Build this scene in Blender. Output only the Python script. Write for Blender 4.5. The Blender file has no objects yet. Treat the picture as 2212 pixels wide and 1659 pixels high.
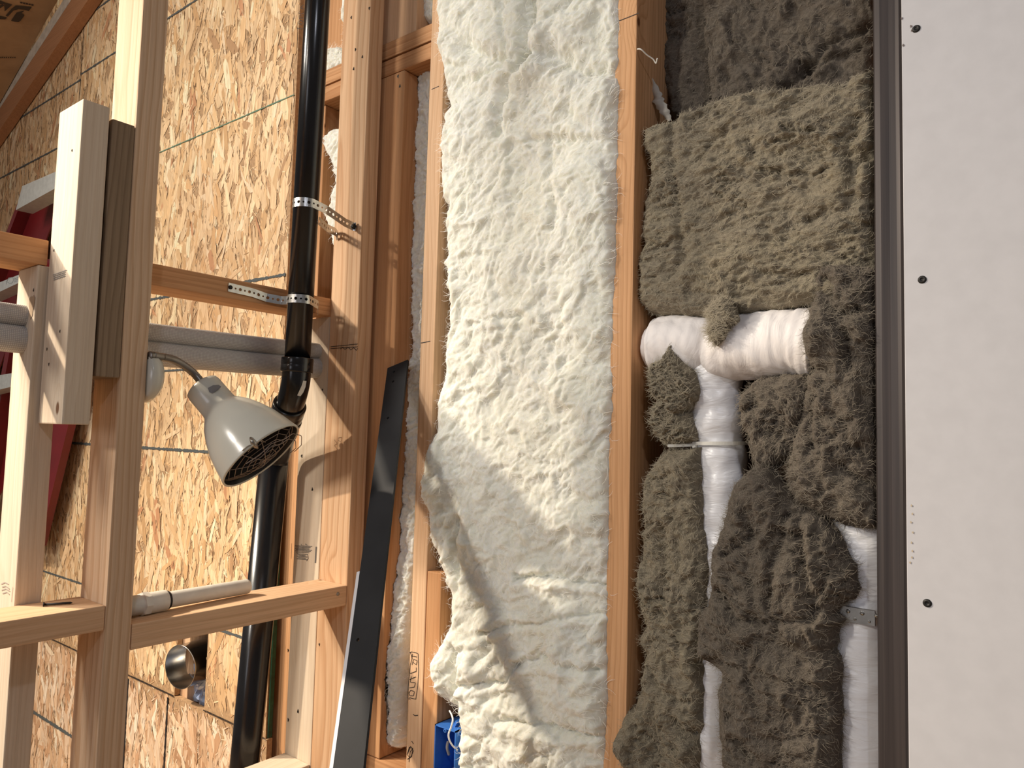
import bpy, bmesh, math, random
import numpy as np
from mathutils import Vector, Matrix

SC = bpy.context.scene
COL = SC.collection
EYE = 1.5                       # eye height above the floor
CAM = np.array([0.0, 0.0, EYE])
# ------------------------------------------------------------------ camera
F_PX, AZ, PITCH, ROLL = 1600.0, math.radians(38), math.radians(3.9), math.radians(1.5)
CX, CY = 1106.0, 829.5
fwd = np.array([-math.sin(AZ)*math.cos(PITCH), math.cos(AZ)*math.cos(PITCH), math.sin(PITCH)])
rt0 = np.array([math.cos(AZ), math.sin(AZ), 0.0])
up0 = np.cross(rt0, fwd)
iu = math.cos(ROLL)*up0 - math.sin(ROLL)*rt0
ir = math.cos(ROLL)*rt0 + math.sin(ROLL)*up0
cam_d = bpy.data.cameras.new('camera')
cam_d.sensor_width = 36.0
cam_d.lens = 36.0*F_PX/2212.0
cam_d.clip_start = 0.02
cam = bpy.data.objects.new('camera', cam_d)
COL.objects.link(cam)
M = Matrix(((ir[0], iu[0], -fwd[0], 0), (ir[1], iu[1], -fwd[1], 0), (ir[2], iu[2], -fwd[2], EYE), (0, 0, 0, 1)))
cam.matrix_world = M
SC.camera = cam
# ------------------------------------------------------------------ world, lights, exposure
w = bpy.data.worlds.new('world'); SC.world = w; w.use_nodes = True
bg = w.node_tree.nodes['Background']
bg.inputs[0].default_value = (0.90, 0.80, 0.74, 1); bg.inputs[1].default_value = 0.15
SC.view_settings.view_transform = 'Standard'; SC.view_settings.look = 'None'
SC.view_settings.gamma = 1.0; SC.view_settings.exposure = -0.10; SC.view_settings.use_curve_mapping = False


def light(name, loc, power, col, size, target, spread=160):
    d = bpy.data.lights.new(name, 'AREA'); d.shape = 'DISK'; d.size = size
    d.energy = power; d.color = col; d.spread = math.radians(spread)
    o = bpy.data.objects.new(name, d); COL.objects.link(o)
    o.location = (loc[0], loc[1], loc[2]+EYE)
    v = Vector((target[0], target[1], target[2]+EYE)) - o.location
    o.rotation_euler = v.to_track_quat('-Z', 'Y').to_euler()
    return o


light('work_lamp_left', (-3.0, -0.75, 1.62), 68, (1.0, 0.86, 0.68), 0.09, (-1.5, 1.0, -0.80), 114)
light('ceiling_lamp_front', (-2.35, -0.7, 1.3), 16, (1.0, 0.92, 0.80), 0.34, (-1.1, 1.0, -0.2), 120)
light('far_fill_light', (-1.75, -2.1, 1.25), 14, (1.0, 0.93, 0.83), 0.30, (-0.95, 1.0, 0.5), 100)  # added fill light, evens out the upper white batt
light('rear_fill_light', (-0.9, -3.0, 0.5), 12, (0.93, 0.93, 1.0), 1.2, (-0.8, 1.0, 0.0))  # added soft fill from behind the camera for the front faces
light('ceiling_lamp_right', (1.0, -0.9, 1.7), 7, (0.86, 0.88, 1.0), 0.12, (-0.9, 1.0, -0.2))


def ray(u, v):
    return fwd + ir*(u-CX)/F_PX - iu*(v-CY)/F_PX


def onX(u, v, X):
    r = ray(u, v); return CAM + r*(X/r[0])


def onY(u, v, Y):
    r = ray(u, v); return CAM + r*(Y/r[1])


def onZ(u, v, Z):
    r = ray(u, v); return CAM + r*((Z-EYE)/r[2])


# ------------------------------------------------------------------ helpers
def tag(o, label=None, cat=None, group=None, kind=None):
    if label: o['label'] = label
    if cat: o['category'] = cat
    if group: o['group'] = group
    if kind: o['kind'] = kind
    return o


def mobj(name, verts, faces, mat, parent=None, smooth=False, loc=(0, 0, 0)):
    me = bpy.data.meshes.new(name)
    me.from_pydata([tuple(map(float, v)) for v in verts], [], [tuple(map(int, f)) for f in faces])
    me.update()
    if mat: me.materials.append(mat)
    if smooth: me.polygons.foreach_set('use_smooth', [True]*len(me.polygons))
    o = bpy.data.objects.new(name, me); COL.objects.link(o)
    o.location = loc
    if parent: o.parent = parent
    return o


def bmobj(name, bm, mat, parent=None, smooth=False, loc=(0, 0, 0)):
    bmesh.ops.recalc_face_normals(bm, faces=bm.faces)
    me = bpy.data.meshes.new(name); bm.to_mesh(me); bm.free()
    if mat: me.materials.append(mat)
    if smooth: me.polygons.foreach_set('use_smooth', [True]*len(me.polygons))
    o = bpy.data.objects.new(name, me); COL.objects.link(o); o.location = loc
    if parent: o.parent = parent
    return o


def empty(name, loc=(0, 0, 0)):
    o = bpy.data.objects.new(name, None); COL.objects.link(o); o.location = loc
    o.empty_display_size = 0.05
    return o


def add_box(bm, x0, x1, y0, y1, z0, z1, mtx=None):
    vs = [bm.verts.new((x, y, z)) for x in (x0, x1) for y in (y0, y1) for z in (z0, z1)]
    if mtx is not None:
        for v in vs: v.co = mtx @ v.co
    for f in ((0, 1, 3, 2), (4, 6, 7, 5), (0, 4, 5, 1), (2, 3, 7, 6), (0, 2, 6, 4), (1, 5, 7, 3)):
        bm.faces.new([vs[i] for i in f])
    return vs


def bevelled_box(sx, sy, sz, bev=0.0022, seg=2):
    bm = bmesh.new(); add_box(bm, -sx/2, sx/2, -sy/2, sy/2, -sz/2, sz/2)
    bmesh.ops.bevel(bm, geom=bm.edges[:], offset=bev, segments=seg, profile=0.6, affect='EDGES')
    return bm


def frames(path):
    P = [Vector(p) for p in path]; n = len(P); T = []
    for i in range(n):
        a = P[max(i-1, 0)]; b = P[min(i+1, n-1)]
        T.append((b-a).normalized())
    ref = Vector((0, 0, 1)) if abs(T[0].z) < 0.9 else Vector((1, 0, 0))
    N = [(ref - T[0]*ref.dot(T[0])).normalized()]
    for i in range(1, n):
        q = T[i-1].rotation_difference(T[i]); v = q @ N[-1]
        N.append((v - T[i]*v.dot(T[i])).normalized())
    return P, T, N


def tube_geo(path, rad, seg=16, caps=True, disp=None):
    P, T, N = frames(path); n = len(P)
    if not hasattr(rad, '__len__'): rad = [rad]*n
    V = []; Fc = []
    for i in range(n):
        B = T[i].cross(N[i])
        for k in range(seg):
            a = 2*math.pi*k/seg
            r = rad[i]*(1 + (disp(i, a) if disp else 0))
            V.append(P[i] + (N[i]*math.cos(a) + B*math.sin(a))*r)
    for i in range(n-1):
        for k in range(seg):
            k2 = (k+1) % seg
            Fc.append((i*seg+k, i*seg+k2, (i+1)*seg+k2, (i+1)*seg+k))
    if caps:
        Fc.append(tuple(range(seg-1, -1, -1)))
        Fc.append(tuple((n-1)*seg+k for k in range(seg)))
    return V, Fc


def merge(parts):
    V = []; Fc = []
    for v, f in parts:
        o = len(V); V += list(v); Fc += [tuple(i+o for i in q) for q in f]
    return V, Fc


def tube(name, path, rad, mat, parent=None, seg=16, caps=True, disp=None, smooth=True):
    V, Fc = tube_geo(path, rad, seg, caps, disp)
    return mobj(name, V, Fc, mat, parent, smooth)


def smooth_path(pts, k=8):
    P = [Vector(p) for p in pts]; out = []
    for i in range(len(P)-1):
        p0 = P[max(i-1, 0)]; p1 = P[i]; p2 = P[i+1]; p3 = P[min(i+2, len(P)-1)]
        for j in range(k):
            t = j/k
            out.append(0.5*((2*p1) + (-p0+p2)*t + (2*p0-5*p1+4*p2-p3)*t*t + (-p0+3*p1-3*p2+p3)*t**3))
    out.append(P[-1]); return out


def lathe_geo(profile, mtx, seg=48):
    V = []; Fc = []; n = len(profile)
    for r, z in profile:
        for k in range(seg):
            a = 2*math.pi*k/seg
            V.append(mtx @ Vector((r*math.cos(a), r*math.sin(a), z)))
    for i in range(n-1):
        for k in range(seg):
            k2 = (k+1) % seg
            Fc.append((i*seg+k, i*seg+k2, (i+1)*seg+k2, (i+1)*seg+k))
    return V, Fc


# ------------------------------------------------------------------ numpy noise
_rng = np.random.RandomState(7)
_perm = _rng.permutation(256); _perm = np.concatenate([_perm, _perm, _perm])
_grad = np.stack([np.cos(np.linspace(0, 2*np.pi, 64, endpoint=False)), np.sin(np.linspace(0, 2*np.pi, 64, endpoint=False))], 1)


def perlin(x, y, seed=0):
    x = x + seed*17.31; y = y + seed*9.17
    xi = np.floor(x).astype(int); yi = np.floor(y).astype(int); xf = x-xi; yf = y-yi
    u = xf*xf*xf*(xf*(xf*6-15)+10); v = yf*yf*yf*(yf*(yf*6-15)+10)

    def g(ix, iy, fx, fy):
        h = _perm[(_perm[ix & 255] + iy) & 255] & 63
        return _grad[h, 0]*fx + _grad[h, 1]*fy
    a = g(xi, yi, xf, yf); b = g(xi+1, yi, xf-1, yf); c = g(xi, yi+1, xf, yf-1); d = g(xi+1, yi+1, xf-1, yf-1)
    return (a+(b-a)*u + ((c+(d-c)*u) - (a+(b-a)*u))*v)*1.5


def fbm(x, y, o=4, seed=0, gain=0.5):
    s = 0; a = 1; 
    for i in range(o):
        s = s + a*perlin(x*2**i, y*2**i, seed+i*3); a *= gain
    return s


def seg_dist(X, Z, pts, closed=False):
    best = np.full(X.shape, 1e9); bx = np.zeros(X.shape); bz = np.zeros(X.shape); sg = np.zeros(X.shape)
    n = len(pts); m = n if closed else n-1
    for i in range(m):
        ax, az = pts[i]; cx_, cz_ = pts[(i+1) % n]
        dx, dz = cx_-ax, cz_-az; L = dx*dx+dz*dz+1e-14
        t = np.clip(((X-ax)*dx+(Z-az)*dz)/L, 0, 1)
        qx = ax+t*dx; qz = az+t*dz; d = np.hypot(X-qx, Z-qz)
        k = d < best
        best = np.where(k, d, best); bx = np.where(k, qx, bx); bz = np.where(k, qz, bz)
        sg = np.where(k, np.sign((X-ax)*dz-(Z-az)*dx), sg)
    return best, bx, bz, sg


def inside(X, Z, pts):
    r = np.zeros(X.shape, bool); n = len(pts)
    for i in range(n):
        ax, az = pts[i]; bx, bz = pts[(i+1) % n]
        if az == bz: continue
        c = ((az > Z) != (bz > Z)) & (X < (bx-ax)*(Z-az)/(bz-az)+ax)
        r ^= c
    return r


# ------------------------------------------------------------------ materials
def nmat(name):
    m = bpy.data.materials.new(name); m.use_nodes = True
    nt = m.node_tree; b = nt.nodes['Principled BSDF']
    return m, nt, b


def ramp(nt, fac, stops):
    r = nt.nodes.new('ShaderNodeValToRGB'); e = r.color_ramp.elements
    e[0].position = stops[0][0]; e[0].color = (*stops[0][1], 1)
    e[1].position = stops[-1][0]; e[1].color = (*stops[-1][1], 1)
    for p, c in stops[1:-1]:
        q = e.new(p); q.color = (*c, 1)
    nt.links.new(fac, r.inputs[0]); return r.outputs[0]


def mixc(nt, fac, a, b, mode='MIX'):
    m = nt.nodes.new('ShaderNodeMix'); m.data_type = 'RGBA'; m.blend_type = mode
    for s, v in ((m.inputs[0], fac), (m.inputs[6], a), (m.inputs[7], b)):
        if hasattr(v, 'is_linked') or hasattr(v, 'links'): nt.links.new(v, s)
        elif isinstance(v, tuple): s.default_value = (*v, 1)
        else: s.default_value = v
    return m.outputs[2]


def tex(nt, kind, vec, **kw):
    t = nt.nodes.new(kind)
    for k, v in kw.items():
        if k in t.inputs: t.inputs[k].default_value = v
        else: setattr(t, k, v)
    if vec is not None: nt.links.new(vec, t.inputs['Vector'])
    return t


def mapping(nt, src, scale=(1, 1, 1), rot=(0, 0, 0), loc=(0, 0, 0)):
    m = nt.nodes.new('ShaderNodeMapping'); nt.links.new(src, m.inputs[0])
    m.inputs['Scale'].default_value = scale; m.inputs['Rotation'].default_value = rot; m.inputs['Location'].default_value = loc
    return m.outputs[0]


def coords(nt, out='Object'):
    return nt.nodes.new('ShaderNodeTexCoord').outputs[out]


def bump(nt, b, h, strength=0.3, dist=0.002):
    n = nt.nodes.new('ShaderNodeBump'); n.inputs['Strength'].default_value = strength; n.inputs['Distance'].default_value = dist
    nt.links.new(h, n.inputs['Height']); nt.links.new(n.outputs[0], b.inputs['Normal']); return n


_seed = [0]


def wood(light_c, dark_c, axis='Z', contrast=0.6, knots=0.5, ring=34.0, off=None, name='lumber', rough=0.72):
    """softwood: growth rings round an off-centre pith, long fibres, knots"""
    _seed[0] += 1; rr = random.Random(_seed[0]*13+5)
    m, nt, b = nmat(name)
    src = coords(nt)
    rot = {'Z': (0, 0, 0), 'Y': (math.pi/2, 0, 0), 'X': (0, math.pi/2, 0)}[axis]
    base = mapping(nt, src, (1, 1, 1), rot, (rr.uniform(-3, 3), rr.uniform(-3, 3), rr.uniform(-3, 3)))
    sx, sy = off if off else (rr.uniform(-.09, .09), rr.choice((-1, 1))*rr.uniform(.05, .10))
    lowz = mapping(nt, mapping(nt, src, (1, 1, 1), rot), (1, 1, .05), (0, 0, 0), (sx, sy, rr.uniform(0, 5)))
    n1 = tex(nt, 'ShaderNodeTexNoise', mapping(nt, base, (7, 7, 1.6)), Scale=1.0, Detail=3.0)
    warp = nt.nodes.new('ShaderNodeVectorMath'); warp.operation = 'SCALE'; warp.inputs['Scale'].default_value = 0.045
    nt.links.new(n1.outputs['Color'], warp.inputs[0])
    add = nt.nodes.new('ShaderNodeVectorMath'); add.operation = 'ADD'
    nt.links.new(lowz, add.inputs[0]); nt.links.new(warp.outputs[0], add.inputs[1])
    # knots push the rings aside
    kv = tex(nt, 'ShaderNodeTexVoronoi', mapping(nt, base, (5.5, 5.5, 3.2)), Scale=1.0, Randomness=1.0)
    kd = nt.nodes.new('ShaderNodeMapRange'); kd.inputs[1].default_value = 0.0; kd.inputs[2].default_value = 0.22; kd.inputs[3].default_value = 0.03*knots; kd.inputs[4].default_value = 0.0
    kd.interpolation_type = 'SMOOTHSTEP'
    nt.links.new(kv.outputs['Distance'], kd.inputs[0])
    add2 = nt.nodes.new('ShaderNodeVectorMath'); add2.operation = 'ADD'
    comb = nt.nodes.new('ShaderNodeCombineXYZ'); nt.links.new(kd.outputs[0], comb.inputs[0]); nt.links.new(kd.outputs[0], comb.inputs[1])
    nt.links.new(add.outputs[0], add2.inputs[0]); nt.links.new(comb.outputs[0], add2.inputs[1])
    wv = tex(nt, 'ShaderNodeTexWave', add2.outputs[0], wave_type='RINGS', rings_direction='Z', wave_profile='SAW', Scale=ring, Distortion=0.35, Detail=2.0)
    wv.inputs['Detail Scale'].default_value = 1.2
    ringc = ramp(nt, wv.outputs['Fac'], [(0.0, (0, 0, 0)), (0.55, (.22, .22, .22)), (0.9, (1, 1, 1)), (1.0, (.1, .1, .1))])
    fib = tex(nt, 'ShaderNodeTexNoise', mapping(nt, base, (260, 260, 5)), Scale=1.0, Detail=3.0, Roughness=.7)
    blot = tex(nt, 'ShaderNodeTexNoise', mapping(nt, base, (9, 9, 1.2)), Scale=1.0, Detail=3.0)
    rf = nt.nodes.new('ShaderNodeMath'); rf.operation = 'MULTIPLY'; rf.inputs[1].default_value = contrast
    nt.links.new(ringc, rf.inputs[0])
    c = mixc(nt, rf.outputs[0], light_c, dark_c)
    c = mixc(nt, ramp(nt, fib.outputs['Fac'], [(.42, (0, 0, 0)), (.62, (.30, .30, .30))]), c, tuple(x*.72 for x in dark_c))
    c = mixc(nt, ramp(nt, blot.outputs['Fac'], [(.45, (0, 0, 0)), (.75, (.5, .5, .5))]), c, dark_c)
    kn = ramp(nt, kv.outputs['Distance'], [(0.0, (1, 1, 1)), (.045*knots+.001, (1, 1, 1)), (.06*knots+.006, (0, 0, 0))])
    c = mixc(nt, kn, c, (dark_c[0]*.35, dark_c[1]*.25, dark_c[2]*.2))
    nt.links.new(c, b.inputs['Base Color']); b.inputs['Roughness'].default_value = rough
    b.inputs['Specular IOR Level'].default_value = 0.25
    mxh = nt.nodes.new('ShaderNodeMath'); mxh.operation = 'ADD'
    nt.links.new(fib.outputs['Fac'], mxh.inputs[0]); nt.links.new(rf.outputs[0], mxh.inputs[1])
    bump(nt, b, mxh.outputs[0], .35, .0008)
    return m


SPF = ((.69, .58, .45), (.58, .43, .29))        # pale spruce
FIR = ((.62, .34, .165), (.42, .19, .075))      # orange Douglas fir
FIRL = ((.74, .50, .31), (.54, .30, .155))       # paler fir
TREAT = ((.30, .215, .135), (.17, .11, .065))     # brown treated board


def plain(name, col, rough=.5, metal=0.0, spec=.5, noise=None):
    m, nt, b = nmat(name)
    b.inputs['Base Color'].default_value = (*col, 1); b.inputs['Roughness'].default_value = rough
    b.inputs['Metallic'].default_value = metal; b.inputs['Specular IOR Level'].default_value = spec
    if noise:
        sc, amt, bmp = noise
        n = tex(nt, 'ShaderNodeTexNoise', coords(nt), Scale=sc, Detail=4.0)
        c = mixc(nt, ramp(nt, n.outputs['Fac'], [(.35, (0, 0, 0)), (.7, (1, 1, 1))]), col, tuple(x*(1-amt) for x in col))
        nt.links.new(c, b.inputs['Base Color'])
        if bmp: bump(nt, b, n.outputs['Fac'], bmp, .001)
    return m


def wool_mat(name, c1, c2, c3, fine=700.0, sss=0.0, stretch=(1, 1, 1), bstr=.6, bd=.002):
    m, nt, b = nmat(name)
    co = coords(nt)
    n1 = tex(nt, 'ShaderNodeTexNoise', mapping(nt, co, stretch), Scale=9.0, Detail=5.0, Roughness=.6, Distortion=.8)
    n2 = tex(nt, 'ShaderNodeTexNoise', mapping(nt, co, stretch), Scale=70.0, Detail=6.0, Roughness=.75, Distortion=1.5)
    n3 = tex(nt, 'ShaderNodeTexNoise', mapping(nt, co, (stretch[0], stretch[1], stretch[2]*.35)), Scale=fine, Detail=3.0, Roughness=.7)
    c = mixc(nt, ramp(nt, n1.outputs['Fac'], [(.35, (0, 0, 0)), (.68, (1, 1, 1))]), c1, c2)
    c = mixc(nt, ramp(nt, n2.outputs['Fac'], [(.36, (1, 1, 1)), (.52, (0, 0, 0))]), c, c3)
    nt.links.new(c, b.inputs['Base Color']); b.inputs['Roughness'].default_value = .95
    b.inputs['Specular IOR Level'].default_value = .1
    a = nt.nodes.new('ShaderNodeMath'); a.operation = 'MULTIPLY_ADD'; a.inputs[1].default_value = 1.6
    nt.links.new(n2.outputs['Fac'], a.inputs[0]); nt.links.new(n3.outputs['Fac'], a.inputs[2])
    bump(nt, b, a.outputs[0], bstr, bd)
    if sss:
        b.inputs['Subsurface Weight'].default_value = sss
        b.inputs['Subsurface Radius'].default_value = (.02, .018, .014)
        b.inputs['Subsurface Scale'].default_value = .5
    return m


M_WHITE = wool_mat('white_glass_wool', (.82, .825, .765), (.80, .80, .70), (.73, .725, .64), fine=420, sss=.8, bstr=.22, bd=.0012)
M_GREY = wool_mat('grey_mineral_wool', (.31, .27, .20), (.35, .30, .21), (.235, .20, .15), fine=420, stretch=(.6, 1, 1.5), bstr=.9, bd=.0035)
M_GREYD = wool_mat('shade_dimmed_mineral_wool', (.165, .138, .112), (.195, .165, .13), (.12, .10, .08), fine=420, stretch=(.7, 1, 1.4), bstr=.9, bd=.0035)  # brown-grey wool, albedo cut to paint in the bay's dimmer light
M_FIBW = plain('white_fibres', (.92, .91, .84), .9, spec=.1)
M_FIBG = plain('grey_fibres', (.36, .315, .235), .9, spec=.1)
M_FIBD = plain('shade_dimmed_fibres', (.22, .19, .15), .9, spec=.1)  # fibres darkened along with that wool, dim light put into the colour
M_INK = plain('black_marker_ink', (.012, .011, .012), .6)
M_BLUEINK = plain('chalk_line', (.075, .085, .085), .9)
M_GREENINK = plain('green_chalk', (.12, .22, .15), .9)
M_SCREW = plain('dark_screw_steel', (.03, .028, .026), .5, .6)
M_STEEL = plain('galvanised_steel', (.62, .62, .60), .28, 1.0, noise=(60, .25, .05))
M_ABS = plain('black_pipe_plastic', (.006, .006, .0075), .22, 0, .6, noise=(30, .3, .02))
M_HOLE = plain('hole_shadow', (.02, .012, .008), .9)

# ------------------------------------------------------------------ lumber
def board(name, x0, x1, y0, y1, z0, z1, mat_c, axis='Z', label=None, cat='stud', parent=None, group=None, bev=.0022, **kw):
    """sawn board between real coordinates (z measured from eye height)"""
    c = ((x0+x1)/2, (y0+y1)/2, (z0+z1)/2+EYE)
    m = wood(*mat_c, axis=axis, name=name+'_wood', **kw)
    o = bmobj(name, bevelled_box(x1-x0, y1-y0, z1-z0, bev), m, parent, loc=c)
    if label: tag(o, label, cat, group)
    return o


FL, TOP = -EYE, 1.62
XP = -1.170      # right face of the partition row nearest the camera side
XM = -1.259      # plane between the two partition rows
XA = -1.348
YW = 1.030       # front of the exterior wall studs
F_ = board('wall_stud', XM, XP, .5225, .5625, FL+.04, TOP, ((.70, .51, .345), (.52, .32, .18)), label='tall front stud of the partition, with the gooseneck lamp clipped behind it', contrast=.8, off=(.0, .07))
B_ = board('wall_stud', XM, XP, .983, 1.021, FL+.04, TOP, FIRL, label='partition end stud with screw holes, hanger strap screwed to its face', off=(.02, .065), ring=30, contrast=.85, knots=.45)
A_ = board('wall_stud', XA, XM-.0015, .983, 1.021, FL+.04, .238, SPF, label='pale short stud beside the partition end stud, with a printed grade stamp', contrast=.35, knots=.35)
G_ = board('wall_stud', -1.338, XM-.001, .4316, .468, FL+.04, .2395, SPF, label='pale left stud standing under the short horizontal block at the left edge', contrast=.35, knots=.3)
P_ = board('lumber_block', -1.256, XP, .4449, .4835, -.0022, .482, SPF, label='short pale upright block with square cut ends, frontmost on the partition', cat='block', contrast=.35, knots=.5)
T_ = board('lumber_block', -1.256, XP+.0005, .4875, .5215, .0705, .4665, TREAT, label='short brown treated upright board sandwiched between pale block and tall stud', cat='block', contrast=.75, knots=.4)
K1 = board('blocking', XA, XM, .5635, .9825, .239, .2765, FIR, 'Y', label='upper horizontal blocking beside the black pipe, strap nailed to it', cat='blocking', contrast=.5)
H_ = board('blocking', XA, XM, .06, .4440, .2400, .2795, FIR, 'Y', label='horizontal block at the left edge resting on the pale left stud', cat='blocking', contrast=.4)
K2 = board('blocking', XM, XP, .5635, .9825, -.3465, -.307, FIRL, 'Y', label='lower horizontal blocking with the white plastic fitting lying on it', cat='blocking', contrast=.35)
K2L = board('blocking', XM, XP, .06, .5220, -.3085, -.2715, FIRL, 'Y', label='lower left horizontal blocking with a loose nail lying on top', cat='blocking', contrast=.35)
K3 = board('blocking', XA, -1.262, .5635, .9825, -.715, -.678, SPF, 'Y', label='pale blocking at the very bottom, left of the black flat bar', cat='blocking', contrast=.3)
board('bottom_plate', XA, XP, .06, 1.021, FL, FL+.038, FIR, 'Y', label='bottom plate of the partition lying on the floor below the studs', cat='plate')

# exterior wall
J_ = board('jack_stud', -1.190, -1.110, YW, YW+.14, -.640, .752, FIR, label='double jack stud directly right of the partition end stud, under the doubled plates', cat='stud', contrast=.5, off=(.0, .12), ring=18)
board('cripple_stud', -1.190, -1.085, YW+.004, YW+.14, .829, TOP, FIRL, label='short stud above the doubled plates at the top, beside fluffy wool', cat='stud', contrast=.3)
board('doubled_plate', -1.47, -1.034, YW, YW+.14, .7925, .828, FIR, 'X', label='upper board of the horizontal doubled plates behind the partition', cat='plate', contrast=.7)
board('doubled_plate', -1.47, -1.034, YW, YW+.14, .7535, .7885, FIR, 'X', label='lower board of the horizontal doubled plates, greenish lower edge', cat='plate', contrast=.9)
board('window_sill_plate', -1.190, -1.037, YW, YW+.14, -.680, -.6415, FIR, 'X', label='horizontal sill board under the jack stud foot at bottom', cat='plate')
C_ = board('wall_stud', -1.036, -.998, YW, YW+.14, FL+.04, TOP, FIRL, label='stud left of the white insulation batt, marked OUTLET in black ink', contrast=.45, knots=.5, off=(.03, .08))
D_ = board('wall_stud', -.996, -.960, YW, YW+.14, FL+.04, -.262, FIR, label='shorter stud standing behind the blue outlet box, right of the marked stud', contrast=.6)
R_ = board('wall_stud', -.606, -.567, YW, YW+.14, FL+.04, TOP, ((.76, .44, .23), (.52, .26, .11)), label='orange stud between the white batt and the grey mineral wool', contrast=.6, off=(.05, .10), ring=40, knots=.5)
E_ = board('wall_stud', -1.49, -1.385, YW+.012, YW+.14, FL+.04, .7525, FIR, label='dark orange stud at the oriented strand board edge, behind the black pipe', contrast=.5)
board('cripple_stud', -1.49, -1.31, YW+.03, YW+.14, .829, TOP, FIR, label='orange stud piece at the top beside the black pipe', contrast=.5)
board('bottom_plate', -1.49, .35, YW, YW+.14, FL, FL+.038, FIR, 'X', label='bottom plate of the exterior wall on the floor', cat='plate')

# screw holes, ink, stamps on lumber ----------------------------------
def disc_on_Y(pts_px, Y, r, mat, parent, name, depth=.0006, elong=1.5):
    for (u, v) in pts_px:
        c = onY(u, v, Y)
        V = [(c[0], Y-depth, c[2])]; n = 12
        for k in range(n):
            a = 2*math.pi*k/n; rr = r*(1+.25*math.sin(3*a+u))
            V.append((c[0]+rr*math.cos(a), Y-depth, c[2]+elong*rr*math.sin(a)))
        o = mobj(name, V, [(0, k+1, (k+1) % n+1) for k in range(n)], mat)
        o.parent = parent; o.matrix_parent_inverse = Matrix.Translation(parent.location).inverted()


def stroke_geo(pts3, wdt, nrm):
    """flat ribbon along 3-D points lying on a face with normal nrm"""
    n = Vector(nrm); V = []; Fc = []
    P = [Vector(p) for p in pts3]
    for i, p in enumerate(P):
        t = (P[min(i+1, len(P)-1)]-P[max(i-1, 0)]).normalized(); s = t.cross(n)*wdt/2
        V += [p+s, p-s]
    for i in range(len(P)-1): Fc.append((2*i, 2*i+1, 2*i+3, 2*i+2))
    return V, Fc


def strokes_Y(name, lines_px, Y, wdt, mat, parent, lift=.0007):
    parts = []
    for ln in lines_px:
        pts = []
        for i in range(len(ln)-1):
            (a, b), (c, d) = ln[i], ln[i+1]
            for k in range(4): pts.append(onY(a+(c-a)*k/4, b+(d-b)*k/4, Y-lift))
        pts.append(onY(*ln[-1], Y-lift))
        parts.append(stroke_geo(pts, wdt, (0, -1, 0)))
    V, Fc = merge(parts)
    o = mobj(name, V, Fc, mat)
    if parent:
        o.parent = parent; o.matrix_parent_inverse = Matrix.Translation(parent.location).inverted()
    return o


disc_on_Y([(759, 38), (768, 107), (798, 18), (783, 123), (764, 149)], .983, .0022, M_HOLE, B_, 'screw_hole')
disc_on_Y([(697, 842), (690, 1392), (644, 1535)], .983, .0018, M_HOLE, B_, 'nail_hole')
disc_on_Y([(652, 985), (675, 1057), (623, 1405), (644, 1537), (623, 1555)], .983, .0024, M_HOLE, A_, 'small_knot')
disc_on_Y([(117, 541), (130, 716), (102, 754), (106, 787), (156, 325)], .4449, .0016, M_HOLE, P_, 'nail_hole')
disc_on_Y([(73, 627)], .4316, .0018, M_HOLE, G_, 'nail_hole')
disc_on_Y([(860, 165), (864, 186)], YW, .0025, M_SCREW, J_, 'nail_head')
strokes_Y('pencil_line', [[(714, 749), (773, 743)], [(714, 753), (773, 749)], [(735, 754), (740, 750), (745, 755), (752, 750), (758, 756), (764, 751), (770, 757), (773, 752)]], .983, .0011, M_INK, B_)
strokes_Y('scribble', [[(722, 950), (728, 958), (722, 962), (729, 972), (730, 946), (738, 944), (736, 955), (731, 951)]], .983, .0009, plain('pencil', (.30, .17, .09), .8), B_)
strokes_Y('marker_tick', [[(1337, 45), (1360, 36), (1380, 28)]], YW, .0012, M_INK, R_)
outl = [[(886, 1512), (884, 1507), (896, 1510), (898, 1510), (902, 1482), (904, 1450), (903, 1412), (898, 1410), (889, 1408), (884, 1410)],
        [(882, 1511), (880, 1506), (881, 1490), (884, 1460), (886, 1436), (890, 1421), (886, 1409)],
        [(885, 1503), (893, 1503), (895, 1494), (887, 1491), (883, 1497), (885, 1503)],
        [(884, 1486), (895, 1484), (897, 1475), (887, 1474)],
        [(885, 1468), (898, 1462)], [(886, 1474), (888, 1461)],
        [(886, 1455), (899, 1450), (899, 1442)],
        [(891, 1430), (899, 1436), (901, 1427), (893, 1424), (890, 1436)],
        [(889, 1417), (900, 1419)], [(889, 1422), (891, 1412)]]
strokes_Y('outlet_lettering', outl, YW, .00115, M_INK, C_)
for tk in ([(892, 1543), (896, 1546), (903, 1545)], [(889, 1601), (893, 1607)], [(909, 741), (929, 737)]): strokes_Y('marker_tick', [tk], YW, .0014, M_INK, C_)
strokes_Y('marker_loop', [[(880, 1628), (887, 1612), (893, 1622), (886, 1637), (879, 1630), (884, 1614), (891, 1617), (889, 1634), (880, 1640)], [(883, 1646), (886, 1624), (892, 1616)]], YW, .0012, M_INK, C_)
strokes_Y('marker_tick', [[(932, 193), (948, 186)]], YW, .0011, M_INK, C_)
M_STAMP = plain('grey_stamp_ink', (.11, .10, .095), .8)
st = [[(630, 1174), (629, 1207)], [(682, 1181), (680, 1216)], [(683, 1181), (681, 1216)], [(684, 1181), (682, 1216)]]
for k in range(6):
    y = 1179+k*2.7; st.append([(637+(k % 2)*2, y), (656, y+.5), (674-(k % 3)*3, y+1.4)])
for k in range(5):
    y = 1196+k*2.7; st.append([(641+(k % 2)*3, y), (652, y+1), (664-(k % 2)*4, y+2)])
st += [[(650, 1175), (652, 1178)], [(659, 1175), (664, 1178)], [(664, 1197), (666, 1206), (662, 1212)]]
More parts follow.
